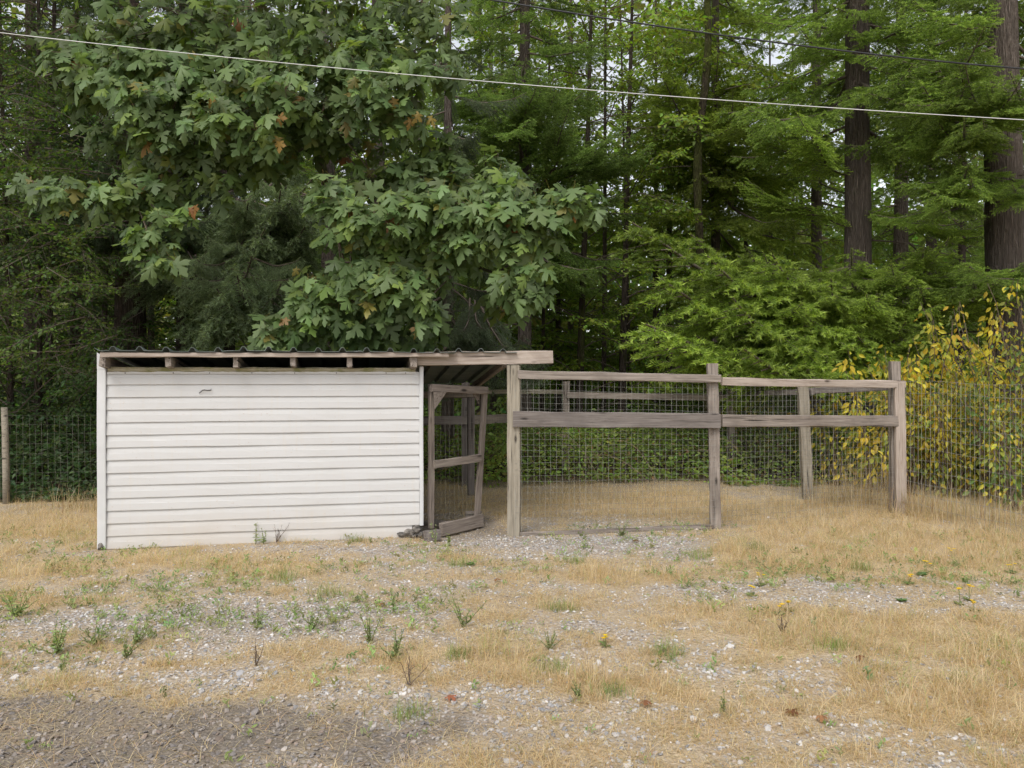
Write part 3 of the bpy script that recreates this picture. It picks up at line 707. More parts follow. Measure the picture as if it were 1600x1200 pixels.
TWIG_C = (.13, .10, .075)
def fir_branch(L=2.0, nsec=36, droop=.10, spread=.36, hang=.25, nlen=.028, nw=.0060, dens=400, col=(.115, .175, .045), tip=(.23, .31, .085), rise=.10, step=.07, bare=.12):
    """a fir bough along +x: main axis, side branchlets, short shoots, all clad in needles"""
    mb = MB(); t = np.linspace(0, 1, 16)
    wy, wz = rng.normal() * .05, rng.random() * 6
    def ax(u): return np.stack([L * u * (1 - .04 * u), L * wy * np.sin(u * 3), L * (-droop * np.sin(u * 2.4) + rise * u ** 2.5) + .012 * np.sin(u * 14 + wz)], -1)
    mb.tube(ax(t), .012 * L * (1 - .85 * t) + .0015, 5, TWIG_C, 1)
    S0, S1, NEW = [], [], []
    def seg(p, qv, new): S0.append(p); S1.append(qv); NEW.append(new)
    for k in range(nsec):
        u = bare + (.985 - bare) * (k + .6 * rng.random()) / nsec; side = 1 if k % 2 else -1
        ls = L * spread * (1 - u) ** .75 * min(1, (u / .25) ** .7) * (.65 + .6 * rng.random()) + .05
        p0 = ax(np.array([u]))[0]; fw = .55 + .35 * rng.random()
        d = np.array([fw, side * (1 - .25 * rng.random()), -.05 + .14 * rng.normal()]); d /= np.linalg.norm(d)
        v = np.linspace(0, 1, 6); crv = p0 + d * (ls * v)[:, None] + np.stack([.1 * ls * v ** 2, 0 * v, -hang * ls * v ** 1.6 + .06 * ls * v ** 4], -1)
        mb.tube(crv, .0035 * (1 - .7 * v) + .0008, 3, TWIG_C, 1)
        for a, b, vv in zip(crv[:-1], crv[1:], v): 
            if vv > .05: seg(a, b, vv > .7)
        ns = max(2, int(ls / step))
        for j in range(ns):
            s = (j + .7) / (ns + .3); pp = np.array([np.interp(s, v, crv[:, i]) for i in range(3)])
            for sd in ((1, -1) if rng.random() < .75 else (1 if j % 2 else -1,)):
                l2 = (.075 + .15 * L / 2 * (1 - s) * min(1, ls / .4)) * (.6 + .7 * rng.random())
                side_v = np.cross(d, UP); side_v /= np.linalg.norm(side_v) + 1e-9
                e = d * (.7 + .3 * rng.random()) + sd * side_v * (.6 + .3 * rng.random()) + UP * (-hang * .9 + .22 * rng.normal()); e /= np.linalg.norm(e)
                m1 = pp + e * l2 * .55; m2 = m1 + (e + np.array([0, 0, -hang * .5])) * l2 * .45
                seg(pp, m1, False); seg(m1, m2, True)
    u = np.linspace(.55, 1, 8); a = ax(u)
    for k in range(7): seg(a[k], a[k + 1], k > 4)
    S0, S1, NEW = np.array(S0), np.array(S1), np.array(NEW)
    ln = np.linalg.norm(S1 - S0, axis=1); cnt = np.maximum(3, (ln * dens).astype(int)); idx = np.repeat(np.arange(len(ln)), cnt); n = len(idx)
    f = rng.random(n); axd = ((S1 - S0) / (ln[:, None] + 1e-9))[idx]; pos = S0[idx] + (S1 - S0)[idx] * f[:, None]
    rad = rnd_unit(n); rad -= axd * (rad * axd).sum(1)[:, None]; rad /= np.linalg.norm(rad, axis=1)[:, None] + 1e-9
    rad[:, 2] *= .7; rad[:, 2] += .12
    nd = axd * (.55 + .3 * rng.random((n, 1))) + rad * .8
    R = frames(nd, rnd_unit(n)); l = nlen * (.7 + .5 * rng.random(n))
    R = np.stack([R[:, :, 0] * nw, R[:, :, 1] * l[:, None], R[:, :, 2]], -1)
    w = np.clip(NEW[idx] * (.35 + .5 * f) + .10 * rng.normal(size=n), 0, 1)[:, None]
    cols = np.array(col) * (1 - w) + np.array(tip) * w; cols = cols * (1 + .16 * rng.normal(size=(n, 1)))
    mb.scatter(np.array([(-.5, 0, 0), (.5, 0, 0), (.32, .62, 0), (0, 1, 0), (-.32, .62, 0)]), np.array([(0, 1, 2), (0, 2, 4), (4, 2, 3)]) if nw < .0001 else np.array([(0, 1, 3)]), R, pos, np.clip(cols, .005, .6))
    return mb.mesh('fir_bough', [M_NEEDLE, M_TWIG], True)
FIR = [fir_branch(L=2.0 * random.uniform(.95, 1.05), hang=random.uniform(.15, .4), droop=random.uniform(.06, .14)) for _ in range(5)]                                                   # near, green
FIR_H = [fir_branch(L=2.0, hang=.75, spread=.30, droop=.16, rise=.04, col=(.105, .14, .085), tip=(.18, .23, .14)) for _ in range(4)]   # grey green, hanging
FIR_F = [fir_branch(L=2.0, nsec=24, nlen=.048, nw=.012, dens=110, step=.08, hang=.4) for _ in range(4)]                   # far, coarse

def leafy_branch(L=1.3, ntw=16, leaf=.06, per=11, shape=LEAF_V, col=(.085, .135, .035), flat=.5, amt=.22):
    mb = MB(); t = np.linspace(0, 1, 8); wy = rng.normal() * .12
    def ax(u): return np.stack([L * u, L * wy * np.sin(u * 3), L * (.10 * u - .22 * u * u)], -1)
    mb.tube(ax(t), .008 * (1 - .8 * t) + .0012, 4, TWIG_C, 1)
    P_, D_ = [], []
    for k in range(ntw):
        u = .1 + .9 * (k + rng.random()) / ntw; s = 1 if k % 2 else -1
        p0 = ax(np.array([u]))[0]; d = np.array([.6, s * (.5 + .6 * rng.random()), .25 * rng.normal()]); d /= np.linalg.norm(d)
        l = L * .42 * (1 - .55 * u) * (.6 + .6 * rng.random()); v = np.linspace(0, 1, 4)
        c = p0 + d * (l * v)[:, None] + np.stack([0 * v, 0 * v, -.25 * l * v ** 2], -1)
        mb.tube(c, .003 * (1 - .7 * v) + .0006, 3, TWIG_C, 1)
        for j in range(per):
            s_ = (j + rng.random()) / per; pp = np.array([np.interp(s_, v, c[:, i]) for i in range(3)])
            sd = np.cross(d, UP) * (1 if j % 2 else -1)
            P_.append(pp + sd * .012 + rng.normal(size=3) * .012); D_.append(d * .6 + sd * .8 + np.array([0, 0, -.35]) + rng.normal(size=3) * .3)
    P_, D_ = np.array(P_), np.array(D_); n = len(P_)
    nr = UP * 1.0 + rng.normal(size=(n, 3)) * flat
    R = frames(D_, nr) * (leaf * (.65 + .6 * rng.random(n)))[:, None, None]
    mb.scatter(shape, LEAF_T, R, P_, jit(col, amt, n))
    return mb.mesh('leafy_branch', [M_LEAF, M_TWIG], True)
LEAFY = [leafy_branch() for _ in range(5)]
LEAFY_B = [leafy_branch(1.5, 14, .11, 9, col=(.14, .20, .05)) for _ in range(4)]

# ------------------------------------------------------------------ trees
def aim(p0, p1, roll=0.0, L=2.0):
    p0, p1 = Vector(p0), Vector(p1); d = p1 - p0; ln = d.length; ex = d.normalized(); ey = Vector((0, 0, 1)).cross(ex)
    if ey.length < .05: ey = Vector((0, 1, 0))
    ey.normalize(); ez = ex.cross(ey)
    return Matrix.Translation(p0) @ Matrix((ex, ey, ez)).transposed().to_4x4() @ Matrix.Rotation(roll, 4, 'X') @ Matrix.Scale(ln / L, 4)
def trunk_mesh(dia, h, lean=(0, 0), curve=0.0, sides=14, top=.25, z0=-.1, flare=1.35, bump_=.07):
    zs = np.concatenate([np.linspace(z0, .6, 5), np.linspace(.9, h, 16)]); th = np.arange(sides) / sides * 6.283
    ph = rng.random() * 6; v = []
    lob = bump_ * rng.normal(size=(4,)); 
    for z in zs:
        u = max(0, z / h); r = dia / 2 * (1 - (1 - top) * u) * (1 + (flare - 1) * math.exp(-max(z, 0) * 3.5))
        cx = lean[0] * z + curve * math.sin(u * 5 + ph) ; cy_ = lean[1] * z + curve * .6 * math.cos(u * 4 + ph)
        cx -= curve * math.sin(ph); cy_ -= curve * .6 * math.cos(ph)
        rr = r * (1 + lob[0] * np.cos(2 * th + z) + lob[1] * np.cos(3 * th - z * .7) + lob[2] * np.cos(5 * th + z * 1.3) + bump_ * .5 * rng.normal(size=sides))
        v.append(np.stack([cx + rr * np.cos(th), cy_ + rr * np.sin(th), np.full(sides, z)], -1))
    v = np.concatenate(v); t = []
    for i in range(len(zs) - 1):
        for j in range(sides):
            a, b, c, d = i * sides + j, i * sides + (j + 1) % sides, (i + 1) * sides + (j + 1) % sides, (i + 1) * sides + j
            t += [(a, b, c), (a, c, d)]
    mb = MB(); mb.add(v, t); return mb
def gz(x, y): return float(height(np.array([x]), np.array([y]))[0])
def make_tree(name, px, Y, dia, h, bark, label, cat='tree', group=None, lean=(0, 0), curve=0.0):
    x = GX(px, Y); root = tag(empty(name, (x, Y, gz(x, Y))), label, cat, group)
    tr = obj('trunk', trunk_mesh(dia, h, lean, curve).mesh('trunk', bark, True), root)
    return root, tr
def add_bough(root, meshes, p0, p1, roll=0.0, L=2.0, tint=(1, 1, 1)):
    o = bpy.data.objects.new('branch', random.choice(meshes)); link(o, root, aim(p0, p1, roll, L)); o.color = (*tint, 1); o['kind'] = 'stuff'
    return o
def fir_tree(px, Y, dia, h, label, meshes, z0, z1, n, reach, tint=(1, 1, 1), bark=None, az=(0, 6.283), dz=-.12, extra=(), group='fir trees of the wood edge', lean=(0, 0), taper=.45, name='fir_tree', dead=6):
    root, tr = make_tree(name, px, Y, dia, h, bark or M_BARK, label, 'tree', group, lean)
    b = Vector(root.location)
    for k in range(n):
        u = (k + random.random()) / n; z = z0 + (z1 - z0) * u; a = az[0] + (az[1] - az[0]) * ((k * .381966 + random.random() * .12) % 1.0)
        ln = reach * (1 - taper * u) * random.uniform(.7, 1.15)
        o = Vector((lean[0] * z, lean[1] * z, z)); d = Vector((math.cos(a), math.sin(a), dz + random.uniform(-.15, .2)))
        add_bough(root, meshes, o + d * dia * .25, o + d * ln, random.uniform(-.25, .25), tint=tint)
    for (p0z, tip_) in extra:                       # named boughs: from trunk height p0z to a world point
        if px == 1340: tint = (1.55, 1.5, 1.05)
        tipw = Vector(tip_) - b; add_bough(root, meshes, Vector((0, 0, p0z)), tipw, random.uniform(-.15, .15), tint=tint)
        for f0, ln in ((.45, 1.35), (.62, 1.1), (.55, 1.2)):          # side boughs near its end
            o = Vector((0, 0, p0z)).lerp(tipw, f0) + Vector((0, 0, -.1)); d = (tipw - Vector((0, 0, p0z))).normalized()
            sd = d.cross(Vector((0, 0, 1))) * random.choice((-1, 1)) * random.uniform(.3, .9)
            add_bough(root, meshes, o, o + (d + sd + Vector((0, 0, random.uniform(-.25, .05)))).normalized() * ln * random.uniform(.8, 1.2), random.uniform(-.3, .3), tint=tint)
    if dead:                                         # bare dead snags on the lower trunk
        for k in range(dead):
            a = random.random() * 6.283; z = random.uniform(1.5, max(2.2, z0 + 1)); l = random.uniform(.4, 1.1) * min(1.3, reach / 2)
            d = np.array([math.cos(a), math.sin(a), random.uniform(-.25, .2)]); s = np.linspace(0, 1, 5)[:, None]
            pts = np.array([0, 0, z]) + d * l * s + np.array([0, 0, -.15]) * l * s ** 2
            mb = MB(); mb.tube(pts, .014 * (1 - .8 * s[:, 0]) + .002, 4, TWIG_C)
            for j in range(4):
                p = pts[1 + j % 4]; e = d * .5 + rng.normal(size=3) * .6; mb.tube(np.array([p, p + e * .15, p + e * .3 + np.array([0, 0, -.03])]), [.004, .003, .0012], 3, TWIG_C)
            obj('snag', mb.mesh('snag', M_TWIG), root)
    return root
def leaf_tree(px, Y, dia, h, label, meshes, z0, z1, n, reach, tint=(1, 1, 1), bark=None, group='broadleaf trees of the wood', curve=.12, az=(0, 6.283), extra=(), lean=(0, 0), L=1.3, name='broadleaf_tree'):
    root, tr = make_tree(name, px, Y, dia, h, bark or M_BARK_D, label, 'tree', group, lean, 0)
    b = Vector(root.location)
    for k in range(n):
        u = (k + random.random()) / n; z = z0 + (z1 - z0) * u; a = az[0] + (az[1] - az[0]) * ((k * .381966 + random.random() * .15) % 1.0)
        st = random.random() ** .7 * reach * .65; up = random.uniform(-.1, .35)
        o = Vector((lean[0] * z + math.cos(a) * st, lean[1] * z + math.sin(a) * st, z + st * up)); l = reach * random.uniform(.45, .75)
        a2 = a + random.uniform(-.7, .7)
        add_bough(root, meshes, o, o + Vector((math.cos(a2), math.sin(a2), random.uniform(-.3, .2))) * l, random.uniform(-.5, .5), L, tint)
        if st > .3:
            mb = MB(); bp = np.array([lean[0] * z, lean[1] * z, z - .25 * st]); mb.tube(np.array([bp, (bp + np.array(o)) / 2 + np.array([0, 0, .03]), np.array(o)]), [.022 * dia / .12 * .5 + .004, .01, .006], 4, TWIG_C)
            obj('limb', mb.mesh('limb', M_TWIG), root)
    for (tipw, l) in extra:
        o = Vector(tipw) - b; d = Vector((random.uniform(-1, 1), -random.random(), random.uniform(-.5, .1))).normalized()
        add_bough(root, meshes, o - d * l * .5, o + d * l * .5, random.uniform(-.5, .5), L, tint)
    return root

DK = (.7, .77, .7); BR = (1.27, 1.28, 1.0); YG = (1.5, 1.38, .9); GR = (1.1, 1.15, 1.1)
# --- right hand firs
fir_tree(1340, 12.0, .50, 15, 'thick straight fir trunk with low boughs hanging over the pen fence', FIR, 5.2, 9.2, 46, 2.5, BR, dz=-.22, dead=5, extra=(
    (2.6, P(962, 378, 9.2)), (2.3, P(1000, 470, 9.0)), (2.0, P(985, 545, 8.9)), (2.4, P(1080, 430, 8.8)), (2.0, P(1120, 500, 8.6)), (1.9, P(1150, 565, 8.6)), (2.6, P(1190, 425, 8.9)),
    (2.0, P(1240, 500, 8.9)), (2.2, P(1290, 455, 9.2)), (1.9, P(1330, 545, 9.4)), (2.5, P(1495, 372, 9.6)), (2.3, P(1440, 440, 9.5)), (2.2, P(1520, 430, 9.8)), (1.9, P(1420, 510, 9.6)),
    (2.7, P(1130, 410, 10)), (2.8, P(1330, 400, 10)), (1.9, P(1060, 560, 9.4)), (3.0, P(1050, 380, 10.2)), (2.1, P(1200, 560, 9.2)), (3.0, P(1420, 400, 10.4)), (2.1, P(1380, 470, 9.6)), (1.8, P(1230, 585, 9.4)),
    (4.4, P(1225, 200, 11.5)), (3.9, P(1450, 330, 11.3)), (3.6, P(1235, 290, 11.8))))
fir_tree(1568, 10.4, .52, 14, 'thick fir trunk at the picture edge behind yellowing shrubs', FIR, 4.9, 8.4, 40, 2.4, BR, dz=-.15, az=(-.6, 3.7), extra=(
    (4.6, P(1425, 130, 9.2)), (4.5, P(1450, 190, 9.2)), (4.6, P(1500, 110, 8.6)), (4.1, P(1470, 255, 9.4)), (3.9, P(1440, 300, 9.6)), (4.8, P(1570, 130, 8.5)),
    (2.7, P(1620, 400, 9.0)), (2.6, P(1490, 425, 9.6)), (2.6, P(1650, 440, 9.0)), (5.0, P(1440, 80, 9.2)), (4.0, P(1650, 270, 9.2))))
fir_tree(1276, 15.0, .24, 15, 'slim dark fir trunk left of the thickest trunk', FIR_F, 4.6, 10.5, 34, 2.0, BR, dz=-.3)
fir_tree(1408, 16.5, .36, 15, 'shaded fir trunk behind, right of the thickest trunk', FIR_F, 4.2, 11, 36, 2.2, BR, dz=-.3)
fir_tree(1118, 15.5, .24, 15, 'fir with pale yellow green boughs above the middle post', FIR, 4.2, 10.5, 54, 2.6, YG, dz=-.3, extra=(
    (5.8, P(1030, 130, 13)), (5.5, P(1080, 180, 13)), (6.3, P(1120, 90, 13)), (5.2, P(1170, 150, 13.2)), (6.2, P(1010, 90, 13.3)), (4.8, P(1190, 240, 14)), (4.6, P(1050, 230, 14))))
fir_tree(820, 13.0, .26, 15, 'grey green fir rising behind the roof beam', FIR, 3.2, 9.5, 56, 2.2, GR, dz=-.25, extra=(
    (5.5, P(720, 110, 11)), (5.2, P(760, 170, 11)), (4.8, P(800, 130, 11)), (4.4, P(720, 230, 11.3)), (5.0, P(870, 110, 11.4)), (4.3, P(900, 190, 11.6)), (4.5, P(960, 230, 12)), (4.2, P(1000, 210, 12)), (3.8, P(930, 290, 12))))
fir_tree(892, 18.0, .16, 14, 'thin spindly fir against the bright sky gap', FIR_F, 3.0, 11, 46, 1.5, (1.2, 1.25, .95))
fir_tree(700, 10.6, .18, 9, 'young dark fir drooping behind the shelter roof', FIR_H, 1.4, 6, 22, 1.7, (.8, .8, .8), extra=((2.2, P(760, 520, 9.4)), (2.0, P(700, 540, 9.4)), (2.6, P(780, 470, 9.6)), (4.3, P(730, 250, 9.6)), (4.0, P(790, 290, 9.8)), (3.6, P(660, 230, 9.6))))
fir_tree(1455, 19.0, .3, 14, 'distant fir trunk between the two thickest trunks', FIR_F, 2.0, 11, 46, 2.2, BR)
for px, Y, h, lab, tint in ((1025, 17.0, 10, 'bushy fir filling the gap above the low fir boughs', BR), (1165, 17.8, 6.5, 'bushy fir behind the mossy trunk', BR), (872, 16.5, 6, 'bushy fir behind the thin stems above the pen', (1.25, 1.3, .9)),
                            (750, 15.5, 11, 'shaded bushy fir behind the young drooping one', (.9, .95, .9)), (1500, 17.5, 10, 'bushy fir deep between the two thick trunks', BR), (440, 16.5, 10, 'shaded bushy fir behind the maple trunk', (.9, .95, .85)), (120, 15.5, 10, 'shaded bushy fir deep behind the left brush', (.8, .85, .8))):
    fir_tree(px, Y, .16, h, lab, FIR_F, 1.2 if px > 800 else 2.4, h - .3, 60, 2.0, tint, M_BARK_D, dz=-.2, taper=.55, dead=0)
# --- left hand firs
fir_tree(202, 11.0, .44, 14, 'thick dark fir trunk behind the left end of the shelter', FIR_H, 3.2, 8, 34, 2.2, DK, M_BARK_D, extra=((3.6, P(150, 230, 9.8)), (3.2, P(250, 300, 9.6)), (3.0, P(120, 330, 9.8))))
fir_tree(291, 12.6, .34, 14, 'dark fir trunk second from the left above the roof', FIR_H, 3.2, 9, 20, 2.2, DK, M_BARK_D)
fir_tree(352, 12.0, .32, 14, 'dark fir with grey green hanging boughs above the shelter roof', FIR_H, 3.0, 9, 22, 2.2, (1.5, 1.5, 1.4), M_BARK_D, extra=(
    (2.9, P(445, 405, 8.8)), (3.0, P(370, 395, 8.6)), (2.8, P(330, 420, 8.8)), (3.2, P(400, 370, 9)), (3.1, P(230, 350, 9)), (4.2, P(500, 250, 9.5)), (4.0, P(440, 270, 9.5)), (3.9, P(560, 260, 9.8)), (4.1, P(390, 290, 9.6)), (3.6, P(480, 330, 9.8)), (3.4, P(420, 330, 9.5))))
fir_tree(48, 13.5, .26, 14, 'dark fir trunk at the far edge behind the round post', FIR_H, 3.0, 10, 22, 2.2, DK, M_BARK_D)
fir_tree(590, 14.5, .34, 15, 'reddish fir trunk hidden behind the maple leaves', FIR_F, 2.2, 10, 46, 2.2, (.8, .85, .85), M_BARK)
# --- thin trunks and broadleaf trees deeper in
thin = [(405, 13.0, .15, 'slim trunk fourth from the left above the roof', (.9, .95, .8)), (445, 16.0, .12, 'thin shaded trunk left of the maple', (1.2, 1.2, .8)),
        (110, 12.0, .10, 'thin crooked tree in the dark brush left of shelter', DK), (-40, 11.0, .12, 'small leaved tree leaning in at the left edge', DK), (20, 9.8, .08, 'dark small leaved tree beside the round post', DK),
        (75, 10.6, .09, 'dark hazel like tree between round post and shelter', DK), (160, 12.8, .09, 'dark leafy tree against the leftmost thick trunk', DK),
        (845, 15.0, .08, 'very thin stem just right of the roof beam', (1.3, 1.3, .8)), (903, 14.0, .14, 'slim straight trunk above the first pen panel', (1.3, 1.3, .8)), (943, 15.5, .11, 'thin dark trunk second of four above the pen', (1.4, 1.35, .8)),
        (970, 14.5, .14, 'slim trunk third of four above the pen', (1.4, 1.35, .8)), (986, 16.5, .09, 'thin dark trunk fourth of four above the pen', (1.4, 1.35, .8)), (1045, 17.5, .16, 'pale birch like trunk behind the low fir boughs', (1.4, 1.4, .9)),
        (1205, 18.0, .12, 'thin trunk in the bright gap above the fir boughs', (1.3, 1.3, .9)), (1240, 20.0, .14, 'distant thin trunk beside the slim dark fir', (1.4, 1.4, .9)), (500, 18.0, .16, 'distant trunk showing below the maple leaves', (1.3, 1.3, .8)),
        (1500, 15.0, .14, 'broadleaf tree filling the gap between the two thick trunks', (1.2, 1.25, .8)), (640, 19.0, .16, 'distant tree behind the maple and young fir', (1.1, 1.2, .8)), (770, 17.0, .14, 'broadleaf tree behind the roof beam end', (1.1, 1.15, .8)),
        (240, 16.0, .14, 'broadleaf tree between the two leftmost fir trunks', (1.1, 1.15, .8)), (320, 18.0, .16, 'distant tree between dark fir trunks above the roof', (1.3, 1.3, .8)), (1660, 13.0, .16, 'broadleaf tree beyond the picture edge fir', (1.1, 1.15, .8))]
for i, (px, Y, d, lab, tint) in enumerate(thin):
    leaf_tree(px, Y, d, random.uniform(9, 12), lab, LEAFY if Y < 14 else LEAFY_B, .7 if Y > 13 else .5, 9.0, 78 if px < 130 else 40, 1.9, tint, M_BARK_D, lean=(random.uniform(-.03, .03), random.uniform(-.02, .02)), L=1.3 if Y < 14 else 1.5)
# mossy curved trunk
def bent_trunk():
    x = GX(1098, 13.5); root = tag(empty('mossy_tree', (x, 13.5, gz(x, 13.5))), 'crooked moss covered trunk above the fir boughs', 'tree')
    zs = np.linspace(-.1, 9, 22); k = .10 * np.sin(zs * .9 + .6) + .02 * np.sin(zs * 2.1)
    mb = MB(); mb.tube(np.stack([k, .1 * np.sin(zs * .8), zs], -1), .085 * (1 - .04 * zs) * (1 + .08 * rng.normal(size=22)), 10)
    obj('trunk', mb.mesh('trunk', M_BARK_M, True), root)
    for j in range(22):
        a = random.random() * 6.28; z = random.uniform(4.6, 7.5); o = Vector((math.cos(a), math.sin(a), .2)) * random.uniform(.1, .9) + Vector((0, 0, z))
        add_bough(root, LEAFY_B, o, o + Vector((math.cos(a), math.sin(a), -.1)) * 1.3, random.uniform(-.4, .4), 1.5, (1.2, 1.2, .8))
bent_trunk()
# leafy tree whose light green sprays enter at the left edge
leaf_tree(-90, 8.8, .12, 8, 'leafy tree reaching into the picture at the upper left', LEAFY, 2.2, 6.5, 26, 1.7, (1.0, 1.0, .9), extra=[(P(a, b, 8.0), 1.0) for a, b in
    ((20, 190), (60, 200), (40, 240), (80, 230), (15, 260), (60, 270), (0, 150), (30, 120), (90, 260), (10, 330), (20, 400), (60, 420), (110, 430), (30, 470), (90, 380), (150, 440), (120, 480), (60, 520), (20, 560), (140, 400), (100, 540), (160, 350), (50, 330))])
leaf_tree(60, 10.0, .10, 8, 'dense dark leafy tree filling the left edge behind the round post', LEAFY, 1.0, 6.5, 40, 1.6, DK, extra=[(P(random.uniform(-20, 190), random.uniform(70, 600), random.uniform(9.0, 10.5)), 1.15) for _ in range(60)])

# ------------------------------------------------------------------ bigleaf maple over the shelter
MX, MY = GX(512, 9.6), 9.6
maple = tag(empty('maple_tree', (MX, MY, gz(MX, MY))), 'big leaved maple hanging over the shelter roof, a few leaves turned orange', 'tree')
obj('trunk', trunk_mesh(.30, 6.5, (-.01, -.01), .03).mesh('trunk', M_BARK, True), maple)
CL = [ # photo column, row, depth, spread, leaves
 (110,90,7.2,40,20),(150,110,7.1,40,22),(185,85,7.2,40,22),(215,150,7.0,45,26),(235,190,7.1,45,24),(300,115,7.2,50,28),(335,180,7.0,50,28),(265,215,7.2,45,22),(130,150,7.4,35,14),(375,125,7.1,45,24),(420,95,7.2,45,24),(445,140,7.0,45,22),
 (250,110,7.3,40,20),(290,160,7.4,45,22),(350,90,7.4,45,22),(480,85,7.3,40,18),(555,95,7.2,50,24),(600,140,7.0,50,24),(645,120,7.1,45,22),(685,105,7.2,40,16),(560,165,7.2,45,20),(520,120,7.4,45,18),(625,185,7.1,40,16),(410,205,7.0,40,18),(585,80,7.3,45,20),
 (55,290,7.0,30,10),(90,300,7.0,40,16),(130,305,7.0,45,20),(180,310,7.1,45,20),(220,295,7.2,40,18),(265,300,7.4,45,20),(262,345,7.0,40,18),(235,375,6.9,40,18),(250,405,6.9,30,12),(300,250,7.4,45,18),(240,250,7.5,40,14),(380,250,7.6,55,26),(430,240,7.5,50,22),(340,285,7.4,40,16),
 (505,280,6.8,22,6),(520,310,6.8,35,16),(550,325,6.8,45,24),(590,345,6.8,45,26),(640,325,6.9,50,28),(665,285,7.3,50,22),(700,320,6.9,50,28),(740,335,6.8,45,26),(780,250,7.0,25,10),(785,285,6.9,35,18),(800,320,6.8,45,24),(840,345,6.8,45,22),
 (870,320,6.8,40,18),(905,315,6.8,35,14),(930,330,6.8,20,5),(820,365,6.8,45,20),(760,365,6.9,50,24),(700,365,7.0,50,24),(640,385,7.1,50,22),(590,400,7.1,45,18),(820,420,6.8,35,14),(800,445,6.8,40,16),(830,455,6.8,25,8),
 (680,250,7.6,50,20),(630,260,7.7,50,18),(570,280,7.6,45,16),(720,280,7.5,45,18),(540,370,7.3,45,16),(670,420,7.2,45,18),(720,400,7.2,45,16),
 (560,430,6.9,45,22),(610,445,6.9,45,22),(645,450,6.9,40,18),(500,460,6.9,40,18),(470,485,6.9,40,18),(440,510,6.9,35,14),(430,530,6.9,30,10),(530,470,6.9,45,22),(590,485,7.0,45,20),(650,490,7.0,40,16),(540,515,7.2,45,18),(600,530,7.3,45,18),(480,520,7.2,40,14),(660,530,7.4,45,14),
 (330,230,7.8,60,24),(400,170,7.9,70,26),(500,200,8.0,70,26),(560,220,8.0,60,22),(220,230,7.9,60,20),(470,130,8.2,70,26),(300,80,7.9,70,26),(620,90,7.9,70,24),(200,60,7.6,70,30),(330,40,7.5,80,36),(470,40,7.5,80,36),(590,40,7.6,80,30),(690,50,7.6,60,22),(400,10,7.4,90,36),(250,10,7.5,90,36),(550,0,7.6,90,36),(120,40,7.4,60,22),(660,0,7.7,70,24)]
ML_p, ML_d, ML_n, ML_c, ML_s = [], [], [], [], []
for _ in range(16): CL.append((random.uniform(110, 680), random.uniform(70, 235), random.uniform(7.3, 8.0), 45, 16))
for _ in range(10): CL.append((random.uniform(480, 820), random.uniform(290, 470), random.uniform(7.2, 7.8), 45, 16))
LIMBS = [[(512, 300, 9.5), (490, 215, 8.9), (430, 225, 8.3), (330, 205, 7.6), (220, 165, 7.2), (120, 110, 7.3)], [(512, 300, 9.5), (495, 190, 9.2), (520, 120, 8.8), (600, 110, 8.0), (690, 100, 7.4)],
         [(512, 330, 9.5), (540, 300, 8.7), (620, 300, 7.8), (720, 320, 7.2), (820, 330, 7.0), (925, 318, 6.9)], [(512, 420, 9.5), (530, 420, 8.6), (580, 430, 7.6), (520, 470, 7.1), (440, 515, 7.0)],
         [(505, 230, 9.5), (450, 235, 8.8), (330, 262, 7.9), (180, 300, 7.3), (60, 288, 7.1)], [(495, 190, 9.2), (480, 120, 8.6), (400, 60, 7.9), (300, 40, 7.7)], [(512, 440, 9.5), (600, 420, 8.3), (700, 400, 7.5), (810, 440, 6.95)]]
b0 = np.array(maple.location); NODES = []
for L_ in LIMBS:
    pts = np.array([list(P(*c)) for c in L_]) - b0; u = np.linspace(0, 1, 26); k = np.linspace(0, 1, len(pts))
    c = np.stack([np.interp(u, k, pts[:, i]) for i in range(3)], -1)
    for _ in range(3): c[1:-1] = (c[:-2] + 2 * c[1:-1] + c[2:]) / 4
    mb = MB(); mb.tube(c, .036 * (1 - u) ** .8 + .005, 8, TWIG_C); obj('limb', mb.mesh('limb', M_BARK_M, True), maple); NODES.append(c[4:])
NODES = np.concatenate(NODES); tw = MB()
for (px, py, Y, sp, nl) in CL:
    c = np.array(P(px, py, Y)); rr = sp / FPX * Y * 1.05; nl = int(nl * 1.95)
    a = NODES[np.argmin(((NODES - (c - b0)) ** 2).sum(1))]; e = c - b0
    mid = (a + e) / 2 + np.array([0, 0, .05]); u = np.linspace(0, 1, 6)[:, None]
    tw.tube((1 - u) ** 2 * a + 2 * u * (1 - u) * mid + u * u * e, .008 * (1 - u[:, 0]) + .003, 4, TWIG_C)
    off = rnd_unit(nl) * (rng.random((nl, 1)) ** .45) * rr * np.array([1.0, .8, .75])
    p = c + off
    for q_ in off[::3]: tw.tube(np.array([e, e + q_ * .5 + np.array([0, 0, .02]), e + q_]), [.003, .002, .0012], 3, (.16, .10, .07))
    out = off / rr; out[:, 1] -= .55
    ML_p.append(p); ML_d.append(out * .7 + np.array([0, 0, -.75]) + rng.normal(size=(nl, 3)) * .35); ML_n.append(out * .35 + np.array([0, -.65, .6]) + rng.normal(size=(nl, 3)) * .42)
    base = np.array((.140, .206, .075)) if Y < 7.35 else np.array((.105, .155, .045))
    cc = np.clip(base * (1 + .18 * rng.normal(size=(nl, 1))) * (1 + .035 * rng.normal(size=(nl, 3))), .01, .5); yv = rng.random(nl) < .2; cc[yv] = cc[yv] * np.array([1.3, 1.25, .9]); r_ = rng.random(nl); cc[r_ < .015] = jit((.24, .22, .06), .15, int((r_ < .015).sum())); cc[r_ > .996] = jit((.25, .14, .05), .15, int((r_ > .996).sum()))
    ML_c.append(cc); ML_s.append(.085 + .125 * rng.random(nl))
